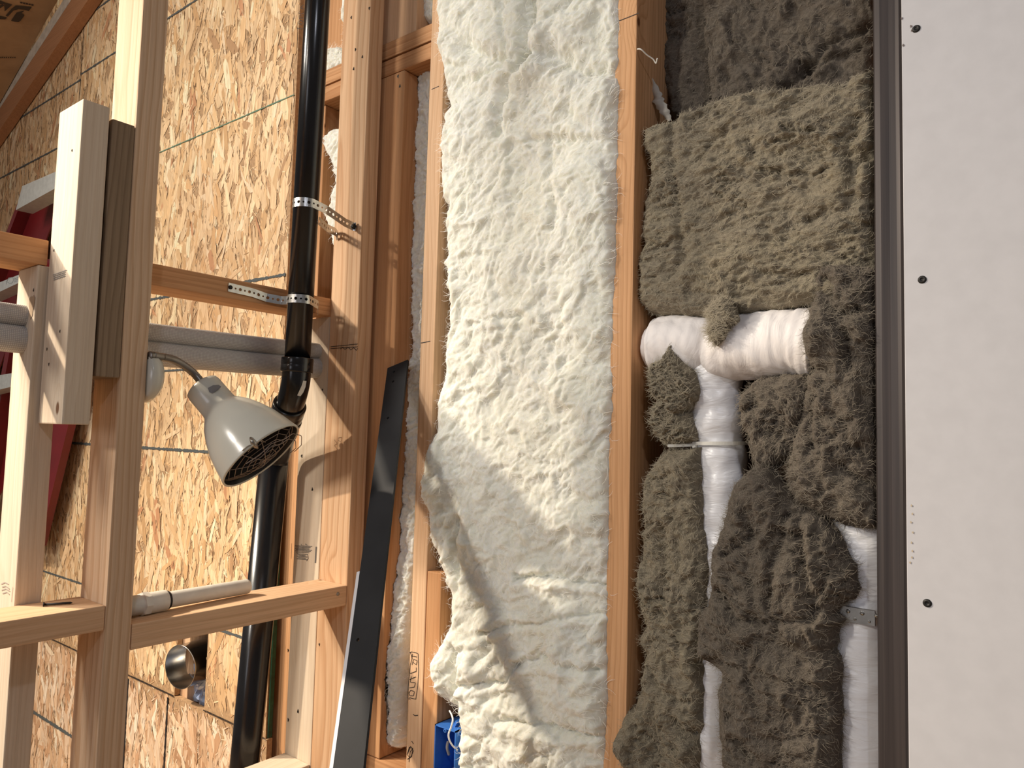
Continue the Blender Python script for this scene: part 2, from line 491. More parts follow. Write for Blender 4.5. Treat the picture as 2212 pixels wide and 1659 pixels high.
strokes_Y('grade_stamp', st, .983, .0012, M_STAMP, A_)
st = [[(114, 594), (128, 589), (144, 583)]]
for k in range(7): st.append([(117+k*3.4, 595-k*1.2), (117+k*3.4, 607-k*1.2)])
for k in range(3): st.append([(115, 597+k*4), (141, 588+k*4)])
strokes_Y('grade_stamp', st, .4449, .0011, plain('stamp_ink_light', (.28, .25, .23), .8), P_)
st = [[(2, 1262), (10, 1258), (18, 1262)], [(4, 1268), (12, 1266), (20, 1272)], [(3, 1275), (12, 1272), (21, 1277)], [(5, 1282), (14, 1279), (20, 1284)], [(27, 1268), (24, 1300)]]
strokes_Y('grade_stamp', st, .4316, .0013, plain('stamp_ink_grey', (.35, .30, .27), .8), G_)

# ------------------------------------------------------------------ oriented strand board wall
YO = 1.015
osb = empty('wall_back', (-2.7, YO, 0)); tag(osb, 'oriented strand board wall with black chalk lines behind the partition', None, kind='structure')


def osb_panel(name, rects, seed, nflake, pal, zmin, zmax, xmin, xmax, holes, par):
    rnd = random.Random(seed)
    bm = bmesh.new()
    for (x0, x1, z0, z1) in rects: add_box(bm, x0, x1, YO+.0016, YO+.0155, z0+EYE, z1+EYE)
    base = plain(name+'_core', (.50, .31, .16), .8, noise=(120, .35, .2))
    bmobj(name+'_core' if False else 'board_core', bm, base, par).matrix_parent_inverse = Matrix.Translation(par.location).inverted()
    V = np.zeros((nflake*6, 3)); C = np.zeros((nflake*6, 4)); Fc = []; n = 0
    for i in range(nflake*2):
        if n >= nflake: break
        t = rnd.random()
        small = rnd.random() < .72
        x = rnd.uniform(xmin, xmax); z = rnd.uniform(zmin, zmax)
        if small: L = rnd.uniform(.006, .030); W = rnd.uniform(.0008, .0036)
        else: L = rnd.uniform(.04, .12); W = rnd.uniform(.008, .026)
        a = math.pi/2 + rnd.gauss(0, .38 if not small else .75)
        if rnd.random() < .06: a += rnd.uniform(-1.2, 1.2)
        ca, sa = math.cos(a), math.sin(a)
        pts = [(-L/2, -W*rnd.uniform(.1, .5)), (-L*rnd.uniform(.25, .42), -W/2), (L*rnd.uniform(.25, .42), -W/2*rnd.uniform(.7, 1)),
               (L/2, W*rnd.uniform(-.3, .4)), (L*rnd.uniform(.2, .4), W/2), (-L*rnd.uniform(.2, .42), W/2*rnd.uniform(.7, 1))]
        P = [(x+p*ca-q*sa, z+p*sa+q*ca) for p, q in pts]
        if any(not any(r[0]-.001 <= p[0] <= r[1]+.001 and r[2]-.001 <= p[1] <= r[3]+.001 for r in rects) for p in P): continue
        frac = n/nflake
        y0 = YO + .0014 - .0014*frac
        tilt = rnd.gauss(0, .012) if not small else rnd.gauss(0, .03)
        c = rnd.choices(pal, [p[3] for p in pal])[0]; g = rnd.uniform(.85, 1.12)
        if small and rnd.random() < .14: g *= .5
        for j, (px, pz) in enumerate(P):
            V[n*6+j] = (px, y0+tilt*pts[j][1]-.00002, pz+EYE)
            C[n*6+j] = (min(.95, c[0]*g*1.18), c[1]*g*1.20, c[2]*g*1.22, 1)
        Fc.append(tuple(range(n*6, n*6+6))); n += 1
    me = bpy.data.meshes.new('wood_strands'); me.from_pydata(V[:n*6].tolist(), [], Fc)
    at = me.color_attributes.new('strand', 'FLOAT_COLOR', 'POINT'); at.data.foreach_set('color', C[:n*6].ravel())
    m, nt, b = nmat('pressed_wood_strands')
    ca = nt.nodes.new('ShaderNodeVertexColor'); ca.layer_name = 'strand'
    co = coords(nt)
    f = tex(nt, 'ShaderNodeTexNoise', mapping(nt, co, (420, 420, 30)), Scale=1.0, Detail=3.0)
    g2 = tex(nt, 'ShaderNodeTexNoise', mapping(nt, co, (3, 3, 2)), Scale=1.0, Detail=4.0)
    sp = tex(nt, 'ShaderNodeTexNoise', mapping(nt, co, (90, 90, 38)), Scale=1.0, Detail=3.0)
    c = mixc(nt, ramp(nt, f.outputs['Fac'], [(.35, (0, 0, 0)), (.7, (.45, .45, .45))]), ca.outputs[0], (.34, .18, .075))
    c = mixc(nt, ramp(nt, g2.outputs['Fac'], [(.45, (0, 0, 0)), (.7, (.3, .3, .3))]), c, (.42, .21, .10))
    c = mixc(nt, ramp(nt, sp.outputs['Fac'], [(.63, (0, 0, 0)), (.69, (.75, .75, .75))]), c, (.12, .065, .03))
    nt.links.new(c, b.inputs['Base Color']); b.inputs['Roughness'].default_value = .62; b.inputs['Specular IOR Level'].default_value = .3
    bump(nt, b, f.outputs['Fac'], .25, .0006)
    me.materials.append(m)
    o = bpy.data.objects.new('wood_strands', me); COL.objects.link(o); o.parent = par
    o.matrix_parent_inverse = Matrix.Translation(par.location).inverted()


PAL = [(.74, .52, .30, 6), (.80, .59, .36, 4), (.67, .44, .23, 5), (.60, .37, .18, 2.2), (.50, .25, .13, .5), (.84, .66, .44, 1.3), (.42, .25, .13, .5)]
PAL2 = [(.72, .52, .35, 5), (.78, .60, .43, 3), (.62, .41, .25, 4), (.52, .31, .18, 2), (.84, .70, .54, 2), (.40, .23, .13, 1)]
HX0, HX1, HZ0, HZ1 = -1.865, -1.722, -.690, -.487
zs = -.690
osb_panel('upper', [(-4.6, HX0, zs, 2.3), (HX1, -1.466, zs, 2.3), (HX0, HX1, HZ1, 2.3)], 3, 46000, PAL, zs, 1.75, -4.1, -1.46, None, osb)
osb_panel('lower', [(-4.6, -1.460, -1.46, zs-.002)], 5, 11000, PAL2, -1.25, zs, -3.4, -1.46, None, osb)
edge = bmesh.new(); add_box(edge, -1.4655, -1.4620, YO+.006, YO+.0160, zs+EYE, .05+EYE)
bmobj('green_edge_seal', edge, plain('green_edge_paint', (.015, .10, .05), .6, noise=(40, .7, .2)), osb).matrix_parent_inverse = Matrix.Translation(osb.location).inverted()
rl = random.Random(4)


def chalk(z, x0, x1, wd, mat, name='chalk_line', vertical=False):
    V = []; Fc = []; n = int(abs(x1-x0)/.006)+2
    for i in range(n):
        t = x0+(x1-x0)*i/(n-1); wv = wd*rl.uniform(.55, 1.3)
        if vertical: V += [(z-wv/2, YO-.0012, t+EYE), (z+wv/2, YO-.0012, t+EYE)]
        else: V += [(t, YO-.0012, z+EYE-wv/2), (t, YO-.0012, z+EYE+wv/2)]
    for i in range(n-1): Fc.append((2*i, 2*i+1, 2*i+3, 2*i+2))
    o = mobj(name, V, Fc, mat); o.parent = osb; o.matrix_parent_inverse = Matrix.Translation(osb.location).inverted()


chalk(1.173, -4.2, -2.70, .006, M_BLUEINK); chalk(.968, -4.2, -2.62, .006, M_BLUEINK); chalk(1.192, -2.70, -1.90, .006, M_BLUEINK)
chalk(1.377, -3.3, -2.70, .006, M_BLUEINK); chalk(1.392, -2.69, -2.4, .006, M_BLUEINK)
chalk(.358, -2.3, -1.47, .007, M_BLUEINK); chalk(.150, -2.3, -1.8, .006, M_BLUEINK); chalk(-.064, -3.0, -1.70, .0075, M_BLUEINK)
chalk(-.489, -3.0, -1.47, .006, M_BLUEINK); chalk(-.942, -3.0, -2.30, .010, M_BLUEINK)
chalk(.789, -2.2, -1.47, .003, M_GREENINK)
chalk(-2.11, -.70, -1.2, .008, M_INK, vertical=True); chalk(-1.893, -.70, -1.2, .007, M_INK, vertical=True)
chalk(-2.702, 1.0, 1.7, .0035, M_HOLE, name='panel_seam', vertical=True)
chalk(-.6905, -3.4, HX0, .0035, M_HOLE, name='panel_seam'); chalk(-.6905, HX1, -1.462, .003, M_HOLE, name='panel_seam')
strokes_Y('handwriting', [[(643, 62), (654, 62)], [(643, 66), (643, 58)], [(646, 52), (653, 52), (655, 46), (648, 44), (645, 48), (646, 52)], [(646, 40), (655, 39)], [(646, 40), (646, 34), (651, 34)],
           [(648, 24), (645, 28), (649, 31), (656, 28)], [(655, 20), (648, 16), (656, 11)], [(653, 18), (652, 13)]], YO-.001, .0013, M_INK, osb)

# ------------------------------------------------------------------ back of the cavities, drywall, steel, floor, ceiling
bm = bmesh.new(); add_box(bm, -4.6, .8, YW+.142, YW+.156, -.05, 3.2)
o = bmobj('wall_outer', bm, plain('dark_outer_sheathing', (.16, .09, .045), .9, noise=(25, .4, .1)))
tag(o, 'dark outer sheathing seen deep in the wall cavities', None, kind='structure')
dry = empty('wall_right', (0, YW-.013, EYE)); tag(dry, 'off-white drywall sheet with dark screw heads at the right edge', None, kind='structure')
bm = bevelled_box(1.4, .0127, 3.1, .0008, 1)
m_dry = plain('white_drywall', (.58, .575, .595), .75, 0, .3, noise=(45, .05, .06))
bmobj('drywall_sheet', bm, m_dry, dry, loc=(-.1790+.70, .0065, .05))
for (u, v) in [(1979, 62), (1992, 604), (2003, 1303)]:
    p = onY(u, v, YW-.0132); mtx = Matrix.Translation((p[0], p[1]+.0004, p[2])) @ Matrix.Rotation(math.pi/2, 4, 'X')
    V, Fc = lathe_geo([(.0001, .0014), (.0018, .0010), (.0022, .0022), (.0043, .0014), (.0050, 0), (.0052, -.002)], mtx, 20)
    o = mobj('screw_head', V, Fc, M_SCREW, smooth=True); o.parent = dry; o.matrix_parent_inverse = Matrix.Translation(dry.location).inverted()
m_scuff = plain('paper_scuff', (.16, .13, .12), .9)
disc_on_Y([(1968, 57), (1970, 66), (1951, 98), (1948, 40)], YW-.0132, .0011, m_scuff, dry, 'paper_scuff')
disc_on_Y([(1969, 1092), (1971, 1110), (1968, 1128), (1972, 1150), (1969, 1172), (1971, 1190), (1970, 1204), (1966, 1215)], YW-.0132, .0009, plain('tan_dust', (.50, .42, .30), .9), dry, 'dust_smudge')
# dark steel strip (rolled section) between wool and drywall
prof = [(-.2145, .020), (-.2145, .004), (-.2125, .001), (-.206, 0), (-.196, .0012), (-.188, .0012), (-.1835, .0), (-.180, .002), (-.180, .020)]
V = []; Fc = []
for z in (FL+EYE, TOP+EYE):
    for x, y in prof: V.append((x, YW-.006+y, z))
n = len(prof)
for i in range(n-1): Fc.append((i, i+1, n+i+1, n+i))
Fc.append((n-1, 0, n, 2*n-1)); Fc.append(tuple(range(n-1, -1, -1))); Fc.append(tuple(range(n, 2*n)))
m, nt, b = nmat('dull_dark_steel')
st_ = tex(nt, 'ShaderNodeTexNoise', mapping(nt, coords(nt), (130, 1, 2)), Scale=1.0, Detail=3.0)
nt.links.new(ramp(nt, st_.outputs['Fac'], [(.3, (.032, .026, .026)), (.7, (.068, .054, .050))]), b.inputs['Base Color'])
b.inputs['Roughness'].default_value = .5; b.inputs['Metallic'].default_value = .35
o = mobj('steel_post', V, Fc, m, smooth=False)
tag(o, 'dark brown steel post between the grey mineral wool and the drywall', 'post')
# stud carrying the drywall edge, behind the steel
board('wall_stud', -.178, -.142, YW+.001, YW+.14, FL+.04, TOP, FIR, label='stud hidden behind the edge of the drywall sheet', cat='stud')

bm = bmesh.new(); add_box(bm, -4.6, 2.4, -2.6, YW+.15, -.02, -.0005)
o = bmobj('floor', bm, plain('plywood_floor', (.42, .30, .19), .8, noise=(6, .25, .1))); tag(o, 'plywood subfloor', None, kind='structure')

# roof: kraft faced batt, pale strip, rafter on the strand board
k0 = onY(130, 0, .98); k1 = onY(45, 150, .98)
kd = Vector(k1-k0).normalized(); kn = kd.cross(Vector((0, 1, 0))).normalized()
if kn.z < 0: kn = -kn
A0 = Vector(k0)-kd*.55; A1 = Vector(k0)+kd*1.2
V = []
for off in (0, .03):
    for p in (A0, A1):
        for y in (.974, -.6): V.append(Vector((p.x, y, p.z))+kn*off)
m, nt, b = nmat('brown_kraft_paper')
kk = tex(nt, 'ShaderNodeTexNoise', mapping(nt, coords(nt), (3, 3, 9)), Scale=2.0, Detail=4.0, Distortion=.6)
nt.links.new(ramp(nt, kk.outputs['Fac'], [(.3, (.33, .19, .09)), (.7, (.43, .26, .13))]), b.inputs['Base Color'])
b.inputs['Roughness'].default_value = .6; bump(nt, b, kk.outputs['Fac'], .5, .01)
ceil = empty('ceiling', tuple(k0)); tag(ceil, 'sloping kraft paper faced roof insulation with dark printed letters', None, kind='structure')


def pin(o, par):
    o.parent = par; o.matrix_parent_inverse = Matrix.Translation(par.location).inverted(); return o


pin(mobj('kraft_facing', V, [(0, 1, 3, 2), (4, 6, 7, 5), (0, 4, 5, 1), (2, 3, 7, 6), (0, 2, 6, 4), (1, 5, 7, 3)], m), ceil)


def on_kraft(u, v, lift=.002):
    r = Vector(ray(u, v)); p0 = Vector(k0)-kn*lift
    t = (p0-Vector(CAM)).dot(kn)/r.dot(kn); return Vector(CAM)+r*t


glyphs = [[(12, 34), (25, 19), (34, 12), (50, 13), (69, 15), (62, 24), (52, 21), (40, 20), (29, 23), (17, 36)],
          [(24, 45), (31, 34), (36, 27), (53, 23), (47, 28), (53, 33), (45, 44), (40, 48), (32, 47)],
          [(9, 5), (27, 10), (20, 16), (10, 25)], [(0, 1), (10, 5), (9, 9), (-10, 9), (-10, 1)], [(-10, 34), (0, 34), (16, 38), (11, 42), (-10, 41)],
          [(-8, 16), (6, 9), (9, 12), (-8, 24)]]
for i in range(9): glyphs.append([(-6+i*4.6, 123+(i % 2)), (-3.2+i*4.6, 122.4), (-3+i*4.6, 125.5), (-6+i*4.6, 125.6)])
for i in range(5): glyphs.append([(44+i*6, 4+i*1.2), (49+i*6, 4.8+i*1.2), (48+i*6, 8+i*1.2), (43+i*6, 7+i*1.2)])
parts = []
for gph in glyphs:
    Vv = [on_kraft(u, v) for u, v in gph]; parts.append((Vv, [tuple(range(len(Vv)))]))
V, Fc = merge(parts); pin(mobj('printed_letters', V, Fc, plain('brown_black_print', (.055, .035, .02), .7)), ceil)


def slant_board(name, pa, pb, wv, thick, mat, par=None):
    """board from pa to pb; wv = width vector, extruded along +Y by thick"""
    V = []
    for y in (0, thick):
        for p in (pa, pb):
            for q in (0, 1): V.append(Vector(p)+Vector(wv)*q+Vector((0, y, 0)))
    o = mobj(name, V, [(0, 1, 3, 2), (4, 6, 7, 5), (0, 4, 5, 1), (2, 3, 7, 6), (0, 2, 6, 4), (1, 5, 7, 3)], mat)
    if par: pin(o, par)
    return o


r0 = Vector(onY(190, 0, .977)); r1 = Vector(onY(0, 280, .977)); rd = (r1-r0).normalized(); rn = rd.cross(Vector((0, 1, 0))).normalized()
if rn.z < 0: rn = -rn
rm = wood((.44, .215, .105), (.32, .145, .065), axis='X', name='rafter_wood', contrast=.25)
raf = slant_board('rafter', r0-rd*.7, r1+rd*.6, rn*.092, .0345, rm)
tag(raf, 'sloping orange rafter against the strand board at top left', 'rafter')
s0 = r0+rn*.093
ps = slant_board('insulation_strip', s0-rd*.7, s0+rd*1.6, rn*.045, .0345, plain('pale_dusty_batt_edge', (.62, .54, .44), .9, noise=(40, .3, .8)))
tag(ps, 'pale insulation strip squeezed between the rafter and the kraft paper', 'insulation')

# ------------------------------------------------------------------ wool
def catch(px, Y, jit=.0, seed=0, sub=3):
    pts = [onY(u, v, Y) for u, v in px]; P = [(p[0], p[2]) for p in pts]; out = []; rr = random.Random(seed)
    n = len(P)
    for i in range(n):
        a = P[i]; b = P[(i+1) % n]; L = math.hypot(b[0]-a[0], b[1]-a[1]); k = max(1, min(14, int(L/.008)))
        for j in range(k):
            t = j/k; out.append((a[0]+(b[0]-a[0])*t+rr.gauss(0, jit), a[1]+(b[1]-a[1])*t+rr.gauss(0, jit)))
    return out


def wool(name, label, mat, fmat, px, Yref, Yedge, thick, R, step=.0025, jit=.0012, lumps=(), creases=(), swell=(), back=None, nfib=800, flen=(.006, .02), seed=1, group=None, cat='insulation', xclamp=None, skx=None, fang=0.4):
    poly = catch(px, Yref, jit, seed)
    xs = [p[0] for p in poly]; zs_ = [p[1] for p in poly]
    gx = np.arange(min(xs)-step, max(xs)+2*step, step); gz = np.arange(min(zs_)-step, max(zs_)+2*step, step)
    X, Z = np.meshgrid(gx, gz); nz, nx = X.shape
    d, bx, bz, _ = seg_dist(X, Z, poly, True); ins = inside(X, Z, poly)
    cc = ins[:-1, :-1].astype(int)+ins[1:, :-1]+ins[:-1, 1:]+ins[1:, 1:]
    keep = cc >= 2
    Xs = np.where(ins, X, bx); Zs = np.where(ins, Z, bz); dd = np.where(ins, d, 0)
    t = np.clip(dd/R, 0, 1); prof = np.sqrt(np.clip(1-(1-t)**2, 0, 1))
    Y = Yedge - thick*prof
    fade = np.clip(dd/(R*.45), 0, 1)**.7
    for (kind, sx, sz, amp, warp, ang) in lumps:
        ca, sa = math.cos(ang), math.sin(ang)
        U = (Xs*ca+Zs*sa)/sx; W = (-Xs*sa+Zs*ca)/sz
        if warp:
            wx = fbm(U*.7, W*.7, 3, seed+31); wz = fbm(U*.7+5.2, W*.7+1.3, 3, seed+47)
            U = U+warp*wx; W = W+warp*wz
        if kind == 'f': h = fbm(U, W, 5, seed)
        elif kind == 'b': h = (np.abs(perlin(U, W, seed+3))*1.6 + .5*np.abs(perlin(U*2.1, W*2.1, seed+5))*1.6 - .55)
        elif kind == 'c':
            mk = np.clip(fbm(Xs*11, Zs*11, 2, seed+90)*1.8+.1, 0, 1)
            h = -((1-np.abs(perlin(U, W, seed+7))*2.2).clip(0, 1)**5)*1.2*mk
        elif kind == 's':
            h = (1-np.abs(fbm(U, W, 3, seed+17))*1.5).clip(-1, 1)
        elif kind == 'r': h = -((1-np.abs(perlin(U, W, seed+7))*1.8).clip(0, 1)**4)*1.2
        Y = Y - amp*h*fade
    for (line, wd, dep) in creases:
        L = [onY(u, v, Yref) for u, v in line]; L = [(p[0], p[2]) for p in L]
        Xw = Xs+.004*fbm(Xs*60, Zs*60, 3, seed+3); Zw = Zs+.004*fbm(Xs*60, Zs*60, 3, seed+13)
        dc, _, _, sg = seg_dist(Xw, Zw, L)
        Y = Y + dep*np.exp(-(dc/wd)**1.3)*fade - dep*.35*np.exp(-((dc-wd*2.2)/(wd*1.6))**2)*fade
    for (u, v, rad, amp) in swell:
        c = onY(u, v, Yref); Y = Y - amp*np.exp(-((Xs-c[0])**2+(Zs-c[2])**2)/rad**2)
    if xclamp: Xs = np.clip(Xs, xclamp[0], xclamp[1])
    idx = -np.ones((nz, nx), int)
    use = np.zeros((nz, nx), bool); use[:-1, :-1] |= keep; use[1:, :-1] |= keep; use[:-1, 1:] |= keep; use[1:, 1:] |= keep
    idx[use] = np.arange(use.sum())
    V = np.stack([Xs[use], Y[use], Zs[use]], 1)
    a = idx[:-1, :-1][keep]; b_ = idx[:-1, 1:][keep]; c_ = idx[1:, 1:][keep]; d_ = idx[1:, :-1][keep]
    Fq = np.stack([a, b_, c_, d_], 1)
    E = np.concatenate([Fq[:, [0, 1]], Fq[:, [1, 2]], Fq[:, [2, 3]], Fq[:, [3, 0]]]); key = np.sort(E, 1); kk_ = key[:, 0].astype(np.int64)*len(V)+key[:, 1]
    uq, inv, cnt = np.unique(kk_, return_inverse=True, return_counts=True)
    BE = E[cnt[inv] == 1]
    bv = np.unique(BE); yb = back if back else Yedge+.012
    mp = -np.ones(len(V), int); mp[bv] = len(V)+np.arange(len(bv))
    SV = V[bv].copy(); cen = V[:, [0, 2]].mean(0)
    SV[:, 1] = yb
    if skx: SV[:, 0] = np.clip(SV[:, 0], skx[0], skx[1])
    V2 = np.concatenate([V, SV]); SF = np.stack([BE[:, 1], BE[:, 0], mp[BE[:, 0]], mp[BE[:, 1]]], 1)
    AF = np.concatenate([Fq, SF])
    me = bpy.data.meshes.new(name); me.vertices.add(len(V2)); me.vertices.foreach_set('co', V2.ravel())
    me.loops.add(len(AF)*4); me.loops.foreach_set('vertex_index', AF.ravel().astype(np.int32))
    me.polygons.add(len(AF)); me.polygons.foreach_set('loop_start', np.arange(0, len(AF)*4, 4, dtype=np.int32))
    me.update(calc_edges=True); me.validate()
    me.polygons.foreach_set('use_smooth', np.ones(len(me.polygons), bool))
    me.materials.append(mat)
    o = bpy.data.objects.new(name, me); COL.objects.link(o); tag(o, label, cat, group)
    nfib = int(nfib*3.6)
    if nfib:
        rs = np.random.RandomState(seed*7+1)
        ii = rs.randint(0, len(V), int(nfib*.75)); jj = bv[rs.randint(0, len(bv), nfib-int(nfib*.75))]
        ids = np.concatenate([ii, jj]); P = V[ids].copy(); P[:, 1] -= .0002
        ang = fang + 1.5*fbm(P[:, 0]*14, P[:, 2]*14, 2, seed+5) + rs.normal(0, .55, nfib) + np.pi*(rs.rand(nfib) > .5)
        L = rs.uniform(flen[0], flen[1], nfib)*(1.0 if mat == M_WHITE else .7); outw = rs.uniform(.03, .40, nfib)*(rs.rand(nfib) > .2); cv = rs.uniform(-1.8, 1.8, nfib)
        wdt = rs.uniform(.00012, .00034, nfib); rows = []
        for k in range(4):
            hw = wdt*(1-k/4.2); tx = np.cos(ang); tz = np.sin(ang)
            rows.append(np.stack([P[:, 0]-tz*hw, P[:, 1], P[:, 2]+tx*hw], 1)); rows.append(np.stack([P[:, 0]+tz*hw, P[:, 1], P[:, 2]-tx*hw], 1))
            st1 = L/3; P = P+np.stack([tx*st1, -outw*st1*(1-k*.7), tz*st1], 1); ang = ang+cv/3
        VV = np.stack(rows, 1).reshape(-1, 3); bs = np.arange(nfib)*8
        FF = np.concatenate([np.stack([bs+2*k, bs+2*k+1, bs+2*k+3, bs+2*k+2], 1) for k in range(3)])
        f = mobj('loose_fibers', VV, FF, fmat, o); tag(f, kind='stuff')
    return o


W1px = [(935, -150), (933, 0), (934, 60), (939, 105), (952, 181), (960, 226), (941, 248), (949, 268), (941, 300), (940, 392), (946, 432), (960, 441), (950, 470), (952, 500), (951, 545), (943, 567), (952, 584), (955, 620), (961, 658), (953, 698), (946, 750), (950, 776), (940, 825), (930, 865), (928, 941), (916, 992), (908, 1027), (915, 1093), (915, 1164), (930, 1200), (944, 1238), (943, 1265), (960, 1282), (961, 1336), (950, 1380), (930, 1427), (934, 1487), (951, 1515), (974, 1535), (985, 1572), (979, 1606), (982, 1700),
        (1301, 1700), (1306, 1500), (1310, 1250), (1315, 1000), (1320, 800), (1325, 600), (1329, 400), (1333, 200), (1337, -150)]
W1c = [([(1142, -10), (1146, 50), (1135, 130)], .013, .032), ([(1135, 130), (1100, 175), (1078, 240), (1070, 285)], .010, .016), ([(1135, 128), (1070, 130), (1000, 95)], .014, .016), ([(1140, 128), (1200, 120), (1260, 160), (1325, 150)], .012, .013),
       ([(955, 185), (1020, 172), (1080, 140)], .008, .007), ([(1140, 300), (1200, 300), (1290, 302)], .007, .009), ([(1240, 180), (1220, 240), (1270, 280)], .008, .006), ([(1095, 100), (1085, 40), (1075, -10)], .006, .008), ([(1170, 60), (1220, 20), (1250, -20)], .007, .007),
       ([(1090, 430), (1140, 425)], .009, .007), ([(1060, 410), (1085, 340), (1100, 310)], .006, .005), ([(1180, 300), (1185, 380), (1200, 440), (1195, 490)], .006, .005),
       ([(1010, 700), (1060, 690), (1130, 682)], .005, .006), ([(985, 560), (1030, 545), (1070, 560)], .006, .004), ([(1200, 640), (1210, 700), (1180, 760)], .006, .004),
       ([(1110, 1252), (1160, 1246), (1210, 1252), (1260, 1262), (1308, 1272)], .0045, .012), ([(1180, 1240), (1240, 1242), (1300, 1250)], .008, .007), ([(1040, 1370), (1100, 1352), (1160, 1350), (1220, 1335), (1308, 1328)], .004, .008),
       ([(1040, 1368), (1060, 1400), (1030, 1430)], .007, .008), ([(1105, 1440), (1130, 1432), (1180, 1420), (1240, 1445), (1290, 1452)], .006, .010), ([(984, 1484), (1030, 1478), (1090, 1474), (1110, 1440)], .005, .010),
       ([(978, 1400), (984, 1440), (980, 1490), (984, 1540)], .006, .010), ([(1080, 1558), (1130, 1556), (1180, 1570), (1240, 1585), (1306, 1600)], .006, .011), ([(1000, 1590), (1040, 1605), (1010, 1650)], .008, .008),
       ([(985, 1130), (978, 1200), (985, 1280)], .008, .008), ([(1250, 1360), (1280, 1400), (1285, 1450)], .007, .006)]
wool('white_batt', 'thick white fluffy insulation batt filling the bay between two studs', M_WHITE, M_FIBW, W1px, 1.015, 1.052, .036, .030, step=.0022, jit=.0011,
     lumps=[('f', .15, .15, .010, .3, 0), ('f', .060, .045, .0060, .8, .5), ('b', .075, .050, .0030, .8, .9), ('c', .085, .040, .0030, 1.0, .9), ('s', .040, .016, .0006, 1.2, 1.1), ('f', .012, .006, .00035, .8, 1.2)],
     creases=W1c, swell=[(1200, 1300, .045, .010), (1210, 1385, .040, .012), (1230, 1505, .055, .014), (1020, 1445, .028, .015), (1030, 1535, .036, .012), (1150, 1640, .06, .015), (1055, 85, .035, .014), (1235, 70, .045, .014), (1230, 390, .05, .010), (1010, 290, .045, .008), (1100, 560, .05, .006), (912, 1060, .05, .020), (925, 970, .03, .016), (930, 1440, .035, .022), (945, 1390, .02, .012), (950, 1500, .02, .012), (940, 100, .03, .01)], back=1.075, skx=(-.953, -.606), nfib=5200, flen=(.006, .022), seed=2)

W2px = [(902, 220), (897, 304), (894, 380), (892, 420), (886, 545), (882, 562), (890, 597), (887, 673), (890, 724), (880, 825), (880, 865), (875, 954), (862, 1042), (857, 1093), (861, 1194), (857, 1277), (854, 1353), (832, 1410), (829, 1440), (833, 1475), (828, 1490), (832, 1543), (847, 1598), (866, 1616), (876, 1612),
        (882, 1500), (895, 1330), (905, 1200), (915, 1000), (925, 750), (932, 500), (940, 150), (928, 142), (918, 152), (908, 147), (889, 141), (884, 149), (898, 160), (888, 170), (892, 190), (884, 196), (893, 212)]
wool('white_batt', 'narrow strip of white insulation between the jack stud and the marked stud', M_WHITE, M_FIBW, W2px, 1.075, 1.090, .022, .016, step=.002, jit=.0012,
     lumps=[('b', .05, .05, .006, .8, .4), ('b', .02, .015, .003, 1.0, 1.0), ('f', .010, .006, .0012, .8, .3)], back=YW+.125, xclamp=(-1.109, -1.037), swell=[(846, 1450, .11, .026), (856, 1290, .10, .012), (858, 1590, .05, .012)], nfib=900, flen=(.005, .015), seed=5)
wool('white_batt', 'shaded tuft of white insulation at the top above the doubled plates', M_WHITE, M_FIBW, [(900, -150), (886, -10), (892, 15), (880, 32), (886, 48), (884, 62), (905, 60), (915, 50), (938, 52), (950, 20), (945, -150)], 1.06, 1.085, .03, .018, step=.002,
     lumps=[('b', .03, .03, .006, .9, .2), ('b', .012, .010, .002, .9, 1.)], back=YW+.135, nfib=300, flen=(.005, .015), seed=6)
W3px = [(732, -150), (733, 30), (738, 80), (742, 108), (746, 140), (790, 140), (800, -150)]
wool('white_batt', 'white insulation peeking out above the plates beside the partition end stud', M_WHITE, M_FIBW, W3px, 1.05, 1.07, .02, .012, step=.002, lumps=[('b', .04, .03, .005, .9, .2)], back=YW+.12, nfib=200, seed=7)
wool('white_batt', 'small yellowish wad of insulation on the doubled plates next to the black pipe', M_WHITE, M_FIBW, [(700, 108), (715, 103), (735, 102), (748, 115), (760, 150), (740, 150), (714, 158), (700, 160)], 1.05, 1.06, .02, .012, step=.0018, lumps=[('b', .015, .015, .006, .9, .2)], back=YW+.10, nfib=200, seed=8)
W4px = [(690, 300), (705, 286), (722, 277), (750, 275), (790, 280), (790, 560), (745, 556), (728, 545), (718, 520), (706, 480), (700, 455), (712, 440), (716, 415), (726, 395), (720, 360), (705, 325)]
wool('white_batt', 'white insulation edge between the black pipe and the partition end stud', M_WHITE, M_FIBW, W4px, 1.05, 1.065, .022, .014, step=.002, lumps=[('b', .05, .04, .006, .9, .2), ('b', .02, .015, .003, .9, 1.)], back=YW+.12, nfib=300, seed=9)

